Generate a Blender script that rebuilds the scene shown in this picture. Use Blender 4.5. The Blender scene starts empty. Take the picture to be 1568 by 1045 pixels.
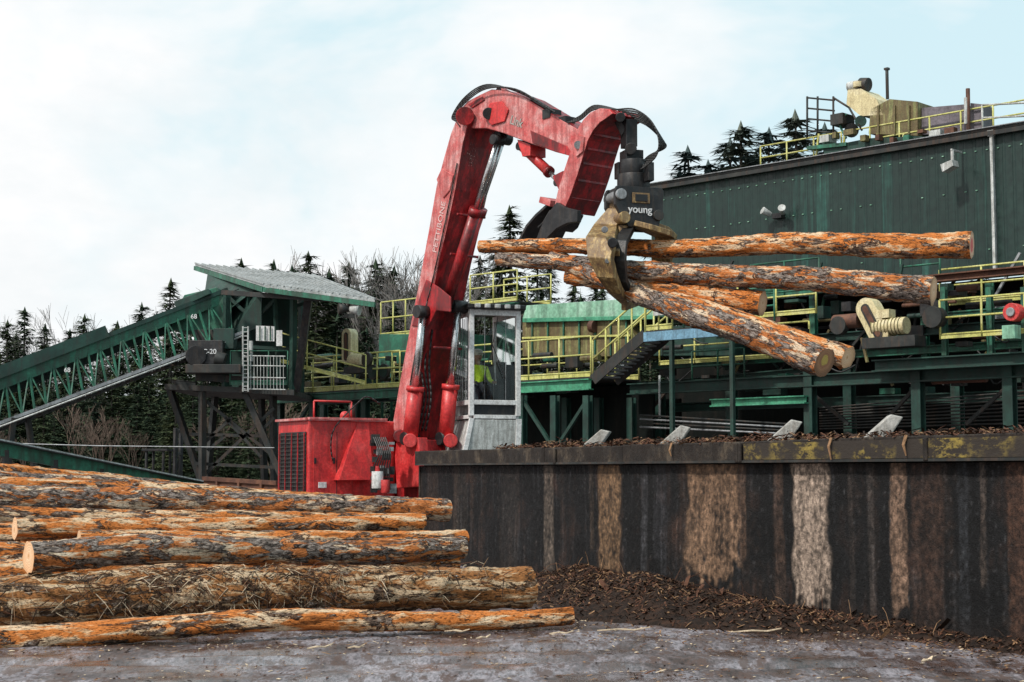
import bpy, bmesh, math, random
from mathutils import Vector, Matrix, noise as mn
random.seed(7)
R=random.random
def U(a,b): return a+(b-a)*random.random()
Z=Vector((0,0,1))
# ------------------------------------------------------------------ survey frame
# bearings measured from the photographer's station, converted to real-world points
F=2395.6; TILT=math.radians(4.73); CAM=Vector((0,0,1.7))
def ray(px,py):
    a=(px-784)/F; b=(522.5-py)/F
    d=Vector((a, math.cos(TILT)-b*math.sin(TILT), math.sin(TILT)+b*math.cos(TILT)))
    return d/d.y
def S(px,py,Y): return CAM+ray(px,py)*Y
def onplane(px,py,n,c):
    d=ray(px,py); k=c/(n[0]*d.x+n[1]*d.y)
    return CAM+d*k
MC=50.0
NM=Vector((1,1.009,0)).normalized()          # into the mill
DM=Vector((1.009,-1,0)).normalized()         # along the mill, to the right
def W(px,py,c=MC): return onplane(px,py,(1,1.009),c)
LA=math.radians(50)
LD=Vector((math.cos(LA),-math.sin(LA),0)); LN=Vector((math.sin(LA),math.cos(LA),0))
LC=LN.x*(-2.26)+LN.y*33
def L(px,py,off=0): return onplane(px,py,(LN.x,LN.y),LC+off)

# ------------------------------------------------------------------ materials
def newmat(name):
    m=bpy.data.materials.new(name); m.use_nodes=True
    nt=m.node_tree; nt.nodes.clear()
    o=nt.nodes.new('ShaderNodeOutputMaterial'); b=nt.nodes.new('ShaderNodeBsdfPrincipled')
    nt.links.new(b.outputs[0],o.inputs[0]); return m,nt,b
def node(nt,t,**k):
    n=nt.nodes.new(t)
    for a,v in k.items(): setattr(n,a,v)
    return n
def ramp(nt,stops,fac,interp='LINEAR'):
    r=nt.nodes.new('ShaderNodeValToRGB'); r.color_ramp.interpolation=interp
    el=r.color_ramp.elements
    while len(el)<len(stops): el.new(0.5)
    for e,(p,c) in zip(el,stops):
        e.position=p; e.color=(c[0],c[1],c[2],1) if hasattr(c,'__len__') else (c,c,c,1)
    nt.links.new(fac,r.inputs[0]); return r
def noise(nt,vec,scale,detail=6,rough=.6,dist=0):
    n=nt.nodes.new('ShaderNodeTexNoise'); n.inputs['Scale'].default_value=scale
    n.inputs['Detail'].default_value=min(detail,5); n.inputs['Roughness'].default_value=rough
    n.inputs['Distortion'].default_value=dist
    if vec is not None: nt.links.new(vec,n.inputs['Vector'])
    return n
def mapping(nt,src,scale=(1,1,1)):
    m=nt.nodes.new('ShaderNodeMapping'); m.inputs['Scale'].default_value=scale
    nt.links.new(src,m.inputs['Vector']); return m.outputs[0]
def mixc(nt,f,a,b,mode='MIX'):
    m=nt.nodes.new('ShaderNodeMix'); m.data_type='RGBA'; m.blend_type=mode
    for i,v in ((0,f),(6,a),(7,b)):
        if hasattr(v,'is_linked') : nt.links.new(v,m.inputs[i])
        elif hasattr(v,'__len__'): m.inputs[i].default_value=(v[0],v[1],v[2],1)
        else: m.inputs[i].default_value=v
    return m.outputs[2]
def bump(nt,b,h,strength=.4,dist=.02):
    bp=nt.nodes.new('ShaderNodeBump'); bp.inputs['Strength'].default_value=strength
    bp.inputs['Distance'].default_value=dist
    nt.links.new(h,bp.inputs['Height']); nt.links.new(bp.outputs[0],b.inputs['Normal'])
def mk(name,base,dark=None,light=None,scale=2.5,rough=.55,metal=0,bmp=.15,streak=None,dirt=.35,grime=(0.03,.022,.018),vs_=.12,spec=.5):
    """painted / weathered surface: tone variation + vertical streaks + grime"""
    m,nt,b=newmat(name); tc=node(nt,'ShaderNodeTexCoord'); v=tc.outputs['Object']
    base=Vector(base); dark=Vector(dark) if dark else base*.6; light=Vector(light) if light else base*1.3
    n=noise(nt,v,scale,4,.65)
    r=ramp(nt,[(.3,dark),(.5,base),(.72,light)],n.outputs[0])
    col=r.outputs[0]
    n2=noise(nt,mapping(nt,v,(1.0,1.0,vs_)),scale*3.2,4,.7)
    lo=.62-dirt*.35
    r2=ramp(nt,[(lo,0),(lo+.14,1)],n2.outputs[0])
    mm=node(nt,'ShaderNodeMath',operation='MULTIPLY'); nt.links.new(r2.outputs[0],mm.inputs[0]); mm.inputs[1].default_value=dirt
    col=mixc(nt,mm.outputs[0],col,streak if streak else grime)
    n3=noise(nt,v,scale*9,4,.7)
    r3=ramp(nt,[(.35,.68),(.65,1.12)],n3.outputs[0])
    col=mixc(nt,1.0,col,r3.outputs[0],'MULTIPLY')
    nt.links.new(col,b.inputs['Base Color'])
    rr=ramp(nt,[(.3,max(.05,rough-.15)),(.7,min(1,rough+.2))],n3.outputs[0]); nt.links.new(rr.outputs[0],b.inputs['Roughness'])
    b.inputs['Metallic'].default_value=metal;b.inputs['Specular IOR Level'].default_value=spec
    if bmp: bump(nt,b,n3.outputs[0],bmp,.02)
    return m
def bark(name,tan,orange,grey,dark,peel=.5,pale=(.78,.64,.50)):
    m,nt,b=newmat(name); tc=node(nt,'ShaderNodeTexCoord'); oi=node(nt,'ShaderNodeObjectInfo')
    va=node(nt,'ShaderNodeVectorMath',operation='ADD'); sc=node(nt,'ShaderNodeMath',operation='MULTIPLY'); sc.inputs[1].default_value=60
    nt.links.new(oi.outputs['Random'],sc.inputs[0]); nt.links.new(tc.outputs['Object'],va.inputs[0]); nt.links.new(sc.outputs[0],va.inputs[1])
    v=va.outputs[0]
    flk=noise(nt,mapping(nt,v,(5,13,13)),1.9,5,.7,.6)
    barkc=ramp(nt,[(.40,dark),(.48,grey),(.56,Vector(grey)*1.8),(.63,(.52,.45,.40))],flk.outputs[0]).outputs[0]
    wn=noise(nt,mapping(nt,v,(1.3,8,8)),1.3,5,.62,.4)
    wood=ramp(nt,[(.34,Vector(orange)*.4),(.41,orange),(.49,orange),(.53,tan),(.60,pale),(.72,tan)],wn.outputs[0]).outputs[0]
    pn=noise(nt,mapping(nt,v,(1.6,5,5)),1.4,5,.72,.7)
    c=.5+(.5-peel)*.4
    mask=ramp(nt,[(c-.008,0),(c+.012,1)],pn.outputs[0]).outputs[0]
    col=mixc(nt,mask,barkc,wood)
    edge=ramp(nt,[(c-.045,0),(c-.005,.9),(c+.015,0)],pn.outputs[0]).outputs[0]
    col=mixc(nt,edge,col,Vector(orange)*.16)
    fn=noise(nt,mapping(nt,v,(7,24,24)),3,3,.7)
    col=mixc(nt,1.0,col,ramp(nt,[(.36,.22),(.47,.92),(.7,1.15)],fn.outputs[0]).outputs[0],'MULTIPLY')
    nt.links.new(col,b.inputs['Base Color']); b.inputs['Roughness'].default_value=.8
    b.inputs['Specular IOR Level'].default_value=.2
    h=mixc(nt,mask,flk.outputs[0],(.28,.28,.28))
    h=mixc(nt,.3,h,fn.outputs[0])
    bump(nt,b,h,1.0,.10)
    return m
def logend(name,c1,c2,heart,hr=.08):
    m,nt,b=newmat(name); tc=node(nt,'ShaderNodeTexCoord')
    v=mapping(nt,tc.outputs['Object'],(0,1,1))
    ln=node(nt,'ShaderNodeVectorMath',operation='LENGTH'); nt.links.new(v,ln.inputs[0])
    n=noise(nt,v,9,5,.6)
    ad=node(nt,'ShaderNodeMath',operation='MULTIPLY_ADD'); nt.links.new(n.outputs[0],ad.inputs[0]); ad.inputs[1].default_value=.07; nt.links.new(ln.outputs['Value'],ad.inputs[2])
    sn=node(nt,'ShaderNodeMath',operation='MULTIPLY'); nt.links.new(ad.outputs[0],sn.inputs[0]); sn.inputs[1].default_value=240
    s2=node(nt,'ShaderNodeMath',operation='SINE'); nt.links.new(sn.outputs[0],s2.inputs[0])
    rings=ramp(nt,[(0,.8),(1,1.05)],s2.outputs[0]).outputs[0]
    col=ramp(nt,[(.04,heart),(hr+.02,heart),(hr+.045,c1),(.19,c2),(.26,Vector(c2)*.6)],ad.outputs[0]).outputs[0]
    col=mixc(nt,1.0,col,rings,'MULTIPLY')
    nt.links.new(col,b.inputs['Base Color']); b.inputs['Roughness'].default_value=.75
    bump(nt,b,n.outputs[0],.4,.02)
    return m
M={}
M['red']=mk('red_paint',(.64,.036,.036),(.46,.022,.026),(.72,.09,.085),2.4,.45,0,.1,dirt=.42,streak=(.20,.025,.02))
M['redfade_lit']=mk('faded_lit_red_paint',(.64,.18,.17),(.54,.06,.06),(.72,.42,.40),3.2,.5,0,.08,streak=(.26,.03,.03),dirt=.52)  # fading plus sky brightness of the lit faces, mixed into the colour
M['reddark']=mk('worn_shaded_red_paint',(.42,.012,.016),(.13,.008,.008),(.58,.035,.04),1.8,.42,0,.08,dirt=.62,grime=(.018,.009,.009))  # wear plus the shade of the undersides, mixed into the colour
M['black']=mk('black_steel',(.02,.02,.022),(.012,.012,.013),(.05,.05,.05),4,.45,.3,.1,dirt=.3,streak=(.09,.06,.04))
M['dsteel']=mk('dark_steel',(.022,.025,.024),(.01,.012,.012),(.05,.05,.045),2,.6,.1,.1,streak=(.09,.045,.025),dirt=.4)
M['grey']=mk('grey_steel',(.30,.31,.32),None,None,3,.5,.3,.1)
M['chrome']=mk('chrome_rod',(.62,.62,.62),None,None,6,.22,.95,0,dirt=.1)
M['tan']=mk('worn_yellow_steel',(.44,.29,.11),(.12,.075,.04),(.64,.50,.26),5,.5,.1,.3,streak=(.10,.05,.025),dirt=.7)
M['green']=mk('green_paint',(.022,.14,.085),(.012,.07,.045),(.045,.22,.14),1.5,.55,0,.1,dirt=.5)
M['greenl']=mk('bright_green_paint',(.06,.30,.17),(.03,.16,.10),(.12,.40,.26),1.5,.55,0,.1,dirt=.35)
M['greend']=mk('dark_green_paint',(.011,.046,.035),(.006,.025,.018),(.020,.075,.055),1.5,.6,0,.1,dirt=.4)
M['greenp']=mk('pale_green_panel',(.24,.48,.33),(.15,.32,.22),(.42,.64,.5),1.2,.5,0,.1,dirt=.4)
M['olive']=mk('olive_panel',(.22,.22,.08),(.09,.10,.04),(.38,.36,.15),2.6,.6,0,.2,streak=(.1,.05,.025),dirt=.7)
M['yellow']=mk('yellow_rail_paint',(.58,.56,.16),(.4,.4,.12),(.68,.66,.32),3,.55,0,.05,dirt=.4,streak=(.2,.16,.07))
M['cream']=mk('cream_paint',(.70,.60,.34),(.55,.46,.25),(.76,.68,.45),3,.5,0,.05,dirt=.4,streak=(.22,.14,.07))
M['white']=mk('white_paint',(.74,.74,.73),(.58,.58,.57),(.8,.8,.8),2.4,.45,0,.05,dirt=.35,streak=(.3,.28,.25))
M['dirtywhite']=mk('dirty_white_panel',(.56,.58,.56),(.34,.35,.34),(.7,.71,.7),5,.5,0,.1,dirt=.55,streak=(.22,.21,.19))
M['roof']=mk('metal_roof',(.36,.38,.38),(.24,.26,.26),(.50,.52,.52),1.5,.5,.2,.05,dirt=.4,streak=(.2,.2,.17))
M['blue']=mk('blue_grey_beam',(.16,.32,.44),None,None,2,.5,0,.1)
M['rust']=mk('rusty_steel',(.12,.05,.03),(.06,.028,.02),(.2,.09,.05),3,.7,.1,.2,dirt=.3)
M['greybox']=mk('purple_grey_panel',(.15,.13,.15),None,None,1.6,.6,0,.1)
M['mill']=mk('green_cladding',(.017,.092,.072),(.009,.05,.04),(.038,.155,.12),.6,.45,.0,.05,streak=(.006,.018,.015),dirt=.88,vs_=.05)
M['conc']=mk('weathered_concrete',(.42,.40,.37),(.26,.25,.22),(.52,.5,.47),4,.85,0,.5,streak=(.15,.12,.09),dirt=.4)
M['cap']=mk('stained_cap_beam',(.034,.028,.024),(.012,.010,.009),(.15,.115,.08),2.6,.7,0,.7,streak=(.018,.012,.009),dirt=.6,vs_=.4,spec=.25)
M['shade_core']=mk('painted_shade_and_core',(.008,.010,.009),None,None,1,.9,0,0,spec=.1)  # near-black colour stands in for deep shade; also fills the wall core
M['rubber']=mk('black_rubber',(.018,.018,.018),None,None,4,.55,0,.1)
M['teal']=mk('teal_lettering',(.26,.46,.42),None,None,14,.5,0,0,dirt=.6,streak=(.6,.22,.2))
M['letter']=mk('white_lettering',(.78,.70,.68),None,None,14,.5,0,0,dirt=.7,streak=(.62,.22,.20))
M['letterw']=mk('clean_white_lettering',(.7,.7,.7),None,None,9,.5,0,0,dirt=.3)
M['hivis']=mk('hi_vis_fabric',(.70,.95,.06),None,None,9,.8,0,.2,dirt=.1)
M['navy']=mk('dark_fabric',(.03,.035,.05),None,None,9,.9,0,.2,dirt=.1)
M['skin']=mk('skin',(.45,.26,.18),None,None,9,.5,0,.05,dirt=.05)
M['hat']=mk('hard_hat',(.75,.72,.65),None,None,9,.3,0,0,dirt=.1)
M['chip1']=mk('bark_chip_dark',(.035,.02,.014),None,None,9,.85,0,.3,spec=.2)
M['chip2']=mk('bark_chip_red',(.11,.048,.028),None,None,9,.85,0,.3,spec=.2)
M['chip3']=mk('bark_chip_tan',(.28,.16,.085),None,None,9,.8,0,.3,spec=.2)
M['chip4']=mk('wood_chip_pale',(.62,.48,.33),None,None,9,.8,0,.3)
M['mound']=mk('bark_mulch',(.030,.018,.013),(.012,.008,.006),(.08,.038,.022),8,.9,0,1.0,dirt=.2,spec=.2)
M['bkO']=bark('bark_orange',(.72,.40,.20),(.66,.21,.05),(.17,.115,.085),(.022,.013,.009),.62,(.82,.62,.42))
M['bkG']=bark('bark_grey',(.68,.44,.27),(.58,.19,.055),(.22,.175,.15),(.028,.02,.016),.50,(.78,.64,.48))
M['bkB']=bark('bark_brown',(.60,.39,.22),(.38,.16,.055),(.15,.095,.06),(.018,.011,.008),.62,(.72,.54,.36))
M['endA']=logend('sawn_log_end',(.86,.58,.36),(.78,.46,.25),(.66,.36,.17),.03)
M['endR']=logend('sawn_log_end_red',(.76,.38,.24),(.80,.50,.30),(.72,.14,.12),.12)
M['endY']=logend('sawn_log_end_heart',(.36,.16,.08),(.44,.22,.11),(.60,.42,.10),.09)
def leafmat(name,a,b2):
    m,nt,b=newmat(name); tc=node(nt,'ShaderNodeTexCoord'); oi=node(nt,'ShaderNodeObjectInfo')
    n=noise(nt,tc.outputs['Object'],.9,3,.7)
    col=ramp(nt,[(.32,a),(.68,b2)],n.outputs[0]).outputs[0]
    rv=ramp(nt,[(0,(.7,.78,.8)),(.6,(1.1,1.05,.95)),(1,(1.35,1.15,.9))],oi.outputs['Random']).outputs[0]
    col=mixc(nt,1.0,col,rv,'MULTIPLY'); nt.links.new(col,b.inputs['Base Color']); b.inputs['Roughness'].default_value=.85
    b.inputs['Specular IOR Level'].default_value=.1
    return m
M['needle']=leafmat('conifer_needles',(.026,.044,.030),(.068,.098,.060))
M['needle2']=leafmat('conifer_needles_light',(.055,.08,.05),(.11,.14,.085))
M['needle_haze']=leafmat('conifer_needles_haze_tinted',(.07,.10,.105),(.12,.15,.15))  # grey-blue lightening paints distance haze into the needle colour
M['trunk']=mk('tree_bark',(.12,.10,.085),None,None,4,.9,0,.3)
M['twig']=mk('bare_twigs',(.24,.215,.20),None,(.33,.3,.28),1,.9,0,0,dirt=.1)
M['twigr']=mk('reddish_twigs',(.15,.105,.08),None,None,1,.9,0,0,dirt=.1)
# glass
m,nt,b=newmat('cab_glass'); nt.nodes.remove(b)
tr=node(nt,'ShaderNodeBsdfTransparent'); gl=node(nt,'ShaderNodeBsdfGlossy'); gl.inputs['Roughness'].default_value=.03
tr.inputs[0].default_value=(.9,.95,.93,1)
fr=node(nt,'ShaderNodeFresnel'); fr.inputs[0].default_value=1.5
ms=node(nt,'ShaderNodeMixShader'); nt.links.new(fr.outputs[0],ms.inputs[0]); nt.links.new(tr.outputs[0],ms.inputs[1]); nt.links.new(gl.outputs[0],ms.inputs[2])
nt.links.new(ms.outputs[0],[n for n in nt.nodes if n.type=='OUTPUT_MATERIAL'][0].inputs[0]); M['glass']=m

# ------------------------------------------------------------------ builders
SC=bpy.context.scene.collection
def group(name,loc=(0,0,0)):
    e=bpy.data.objects.new(name,None); SC.objects.link(e); e.empty_display_size=.3; return e
class MB:
    def __init__(s,name,parent=None,bevel=0):
        s.n=name;s.p=parent;s.v=[];s.f=[];s.mi=[];s.sm=[];s.m=[];s.bv=bevel
    def add(s,vs,fs,mat,smooth=False):
        if mat not in s.m: s.m.append(mat)
        k=s.m.index(mat);o=len(s.v)
        s.v+= [tuple(x) for x in vs]
        for f in fs: s.f.append([i+o for i in f]); s.mi.append(k); s.sm.append(smooth)
    def hexa(s,P,mat):
        s.add(P,[(0,3,2,1),(4,5,6,7),(0,1,5,4),(1,2,6,5),(2,3,7,6),(3,0,4,7)],mat)
    def beam(s,p1,p2,w,h,mat,up=Z,w2=None,h2=None):
        p1=Vector(p1);p2=Vector(p2);d=(p2-p1)
        if d.length<1e-6: return
        d.normalize()
        if abs(d.dot(up))>.98: up=Vector((.707,.707,0)) if abs(d.z)>.9 else Z
        x=d.cross(up).normalized();y=x.cross(d).normalized()
        w2=w if w2 is None else w2;h2=h if h2 is None else h2
        P=[]
        for p,a,b in ((p1,w/2,h/2),(p2,w2/2,h2/2)):
            P+=[p-x*a-y*b,p+x*a-y*b,p+x*a+y*b,p-x*a+y*b]
        s.hexa(P,mat)
    def ibeam(s,p1,p2,w,h,mat):
        p1=Vector(p1);p2=Vector(p2);t=.03
        if abs((p2-p1).normalized().z)>.9:
            s.beam(p1,p2,t,h-2*t,mat,up=NM)
            for k in(-1,1): s.beam(p1+NM*k*(h-t)/2,p2+NM*k*(h-t)/2,w,t,mat,up=NM)
        else:
            s.beam(p1,p2,t,h-2*t-.004,mat)
            for k in(-1,1): s.beam(p1+Z*k*(h-t)/2,p2+Z*k*(h-t)/2,w,t,mat)
    def box(s,c,sx,sy,sz,mat,ax=Vector((1,0,0))):
        c=Vector(c);ax=Vector(ax).normalized();s.beam(c-ax*sx/2,c+ax*sx/2,sy,sz,mat)
    def tube(s,p1,p2,r1,mat,r2=None,n=12,caps=True):
        p1=Vector(p1);p2=Vector(p2);r2=r1 if r2 is None else r2;d=(p2-p1)
        if d.length<1e-6:return
        d.normalize();a=d.orthogonal().normalized();b=d.cross(a)
        vs=[]
        for p,r in((p1,r1),(p2,r2)):
            for i in range(n):
                t=2*math.pi*i/n;vs.append(p+(a*math.cos(t)+b*math.sin(t))*r)
        s.add(vs,[(i,(i+1)%n,n+(i+1)%n,n+i) for i in range(n)],mat,n>5)
        if caps: s.add(vs,[tuple(range(n))[::-1],tuple(range(n,2*n))],mat)
    def path(s,pts,r,mat,n=7,smooth=0):
        pts=[Vector(p) for p in pts]
        if smooth:
            q=[]
            for i in range(len(pts)-1):
                a=pts[max(i-1,0)];b=pts[i];c=pts[i+1];d=pts[min(i+2,len(pts)-1)]
                for k in range(smooth):
                    t=k/smooth
                    q.append(.5*((2*b)+(c-a)*t+(2*a-5*b+4*c-d)*t*t+(3*b-a-3*c+d)*t**3))
            q.append(pts[-1]);pts=q
        for a,b in zip(pts,pts[1:]):
            s.tube(a,b,r,mat,n=n)
    def prism(s,pts,vec,mat,sidemats=None,backmat=None):
        pts=[Vector(p) for p in pts];n=len(pts);vec=Vector(vec)
        q=[p+vec for p in pts]
        s.add(pts,[tuple(range(n))],mat); s.add(q,[tuple(range(n))[::-1]],backmat or mat)
        for i in range(n):
            j=(i+1)%n; mm=sidemats[i] if sidemats and sidemats[i] else mat
            s.add([pts[i],pts[j],q[j],q[i]],[(0,3,2,1)],mm)
    def band(s,pts,widths,wd,thick,mat):
        pts=[Vector(p) for p in pts]; wd=Vector(wd).normalized(); n=len(pts); vs=[]
        for i,p in enumerate(pts):
            t=(pts[min(i+1,n-1)]-pts[max(i-1,0)]).normalized(); nn=t.cross(wd).normalized()
            w=widths[i]/2; th=(thick[i] if hasattr(thick,'__len__') else thick)/2
            vs+=[p-wd*w-nn*th,p+wd*w-nn*th,p+wd*w+nn*th,p-wd*w+nn*th]
        fs=[(0,1,2,3),tuple(4*(n-1)+k for k in(3,2,1,0))]
        for i in range(n-1):
            for k in range(4):
                a=4*i+k;b=4*i+(k+1)%4;fs.append((a,b,b+4,a+4))
        s.add(vs,fs,mat)
    def sphere(s,c,r,mat,sc=(1,1,1),n=12):
        c=Vector(c);vs=[];fs=[]
        for i in range(n+1):
            ph=math.pi*i/n
            for j in range(n*2):
                t=math.pi*j/n
                vs.append(c+Vector((math.sin(ph)*math.cos(t)*sc[0],math.sin(ph)*math.sin(t)*sc[1],math.cos(ph)*sc[2]))*r)
        for i in range(n):
            for j in range(2*n):
                a=i*2*n+j;b=i*2*n+(j+1)%(2*n);fs.append((a,b,b+2*n,a+2*n))
        s.add(vs,fs,mat,True)
    def done(s,recalc=True):
        me=bpy.data.meshes.new(s.n);me.from_pydata(s.v,[],s.f)
        for k in s.m: me.materials.append(M[k] if isinstance(k,str) else k)
        me.polygons.foreach_set('material_index',s.mi);me.polygons.foreach_set('use_smooth',s.sm)
        if recalc:
            bm=bmesh.new();bm.from_mesh(me);bmesh.ops.remove_doubles(bm,verts=bm.verts,dist=1e-5)
            bmesh.ops.recalc_face_normals(bm,faces=bm.faces);bm.to_mesh(me);bm.free()
        me.update();o=bpy.data.objects.new(s.n,me);SC.objects.link(o)
        if s.p: o.parent=s.p
        if s.bv:
            bo=o.modifiers.new('bevel','BEVEL');bo.width=s.bv;bo.segments=2;bo.limit_method='ANGLE';bo.angle_limit=math.radians(35)
        return o
def railing(b,p1,p2,h=1.05,mat='yellow',sp=1.2,r=.026,rails=(1,.55,.12),toe=True):
    p1=Vector(p1);p2=Vector(p2);n=max(1,round((p2-p1).length/sp))
    for i in range(n+1):
        p=p1.lerp(p2,i/n);b.tube(p,p+Z*h,r,mat,n=6)
    for k in rails: b.tube(p1+Z*h*k,p2+Z*h*k,r*.95,mat,n=6)
    if toe: b.beam(p1+Z*.06,p2+Z*.06,.012,.1,mat)

# ------------------------------------------------------------------ camera / world / sun
cam=bpy.data.cameras.new('camera');co=bpy.data.objects.new('camera',cam);SC.objects.link(co)
cam.lens=55;cam.sensor_width=36;cam.clip_end=3000;co.location=CAM;co.rotation_euler=(math.pi/2+TILT,0,0)
bpy.context.scene.camera=co
sc=bpy.context.scene
sc.view_settings.view_transform='Standard';sc.view_settings.look='None';sc.view_settings.exposure=0
sd=Vector((-.52,-.52,.80)).normalized()
el=math.asin(sd.z);rot=math.atan2(sd.x,sd.y)
w=bpy.data.worlds.new('World');sc.world=w;w.use_nodes=True;nt=w.node_tree;nt.nodes.clear()
out=node(nt,'ShaderNodeOutputWorld');bg=node(nt,'ShaderNodeBackground');nt.links.new(bg.outputs[0],out.inputs[0]);bg.inputs[1].default_value=.12
sky=node(nt,'ShaderNodeTexSky',sky_type='NISHITA');sky.sun_disc=False;sky.sun_elevation=el;sky.sun_rotation=rot
tc=node(nt,'ShaderNodeTexCoord');g=tc.outputs['Generated']
haze=mixc(nt,.88,sky.outputs[0],(6.0,7.8,8.25))
n1=noise(nt,mapping(nt,g,(1,1,1.8)),4.5,5,.58,.25)
sep=node(nt,'ShaderNodeSeparateXYZ');nt.links.new(g,sep.inputs[0])
gx=node(nt,'ShaderNodeMath',operation='MULTIPLY_ADD');nt.links.new(sep.outputs[0],gx.inputs[0]);gx.inputs[1].default_value=-.75;gx.inputs[2].default_value=.04
gz=node(nt,'ShaderNodeMath',operation='MULTIPLY_ADD');nt.links.new(sep.outputs[2],gz.inputs[0]);gz.inputs[1].default_value=-.45;nt.links.new(gx.outputs[0],gz.inputs[2])
su=node(nt,'ShaderNodeMath',operation='ADD');nt.links.new(n1.outputs[0],su.inputs[0]);nt.links.new(gz.outputs[0],su.inputs[1])
cm=ramp(nt,[(.36,0),(.5,.7),(.62,1)],su.outputs[0]).outputs[0]
n2=noise(nt,mapping(nt,g,(1,1,2)),7,5,.6)
cc=ramp(nt,[(.32,(.90,.93,.94)),(.52,(1.0,1.0,1.0))],n2.outputs[0]).outputs[0]
cc=mixc(nt,1.0,cc,(8.35,8.4,8.45),'MULTIPLY')
nt.links.new(mixc(nt,cm,haze,cc),bg.inputs[0])
sun=bpy.data.lights.new('sun','SUN');so=bpy.data.objects.new('sun',sun);SC.objects.link(so)
sun.energy=3.4;sun.angle=math.radians(4);sun.color=(1,.95,.88)
so.rotation_euler=sd.to_track_quat('Z','Y').to_euler();so.location=(-20,-20,40)

# ------------------------------------------------------------------ ground
def frange(a,b,s):
    r=[];x=a
    while x<b-1e-6: r.append(x);x+=s
    return r+[b]
xs=[-900,-500,-250,-120,-60,-30,-16]+frange(-8,9,.07)+[14,30,60,120,250,500,900]
ys=[-300,-100,-30,6]+frange(10,19,.07)+frange(19.5,34,.5)+[45,60,90,140,220,400,900,1800]
def ruts(x,y):
    r=0
    for a,c,wd in ((.35,13.1,.22),(.33,14.9,.22),(-.12,13.9,.18),(-.10,12.3,.18)):
        d=(y-(c+a*(x)*.5+.25*math.sin(x*.6+c)))/wd
        r-=.03*math.exp(-d*d)-.016*math.exp(-(abs(d)-1.6)**2)
    return r
def gz_(x,y):
    z=0
    if -12<x<12 and 8<y<30:
        z=mn.noise(Vector((x*.5,y*.5,3)))*.03+mn.noise(Vector((x*2,y*2,7)))*.012
        if y<19.4: z+=mn.noise(Vector((x*6,y*6,17)))*.013+ruts(x,y)
    return z
vs=[];fs=[]
for y in ys:
    for x in xs: vs.append((x,y,gz_(x,y)))
nx=len(xs)
for j in range(len(ys)-1):
    for i in range(nx-1): fs.append((j*nx+i,j*nx+i+1,(j+1)*nx+i+1,(j+1)*nx+i))
m,nt,b=newmat('wet_yard_ground');tc=node(nt,'ShaderNodeTexCoord');v=tc.outputs['Object']
a=noise(nt,mapping(nt,v,(1.0,.55,1)),1.3,5,.65,.6)
c1=ramp(nt,[(.38,(.05,.032,.027)),(.46,(.11,.085,.085)),(.54,(.21,.185,.20)),(.66,(.29,.26,.28))],a.outputs[0]).outputs[0]
f2=noise(nt,mapping(nt,v,(1,.4,1)),26,5,.8);c1=mixc(nt,1.0,c1,ramp(nt,[(.38,.35),(.60,1.25)],f2.outputs[0]).outputs[0],'MULTIPLY')
f3=noise(nt,mapping(nt,v,(1.0,.35,1)),6,5,.8);c1=mixc(nt,ramp(nt,[(.50,0),(.56,.9)],f3.outputs[0]).outputs[0],c1,(.075,.042,.032))
nt.links.new(c1,b.inputs['Base Color'])
pn=noise(nt,mapping(nt,v,(.9,.45,1)),1.0,5,.6)
nt.links.new(ramp(nt,[(.42,.8),(.50,.40),(.55,.05)],pn.outputs[0]).outputs[0],b.inputs['Roughness'])
bump(nt,b,f2.outputs[0],.35,.02);M['ground']=m
gb=MB('ground');gb.add(vs,fs,'ground',True);gb.done(False)
# hill
vs=[];fs=[];n=60
M['hill']=mk('hill_undergrowth',(.040,.045,.026),(.02,.024,.015),(.085,.07,.045),.15,.95,0,.5,spec=.1)
for j in range(16):
    for i in range(n):
        x=-190+i*6.8;y=98+j*8
        z=-.3+13*max(0,min(1,j/7))**.8*(0.65+.35*math.exp(-((x-40)/50)**2))+mn.noise(Vector((x*.08,y*.08,1)))*2.5*(j>0)
        vs.append((x,y,z))
for j in range(15):
    for i in range(n-1): fs.append((j*n+i,j*n+i+1,(j+1)*n+i+1,(j+1)*n+i))
hb_=MB('hill');hb_.add(vs,fs,'hill',True);hb_.done()

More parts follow.
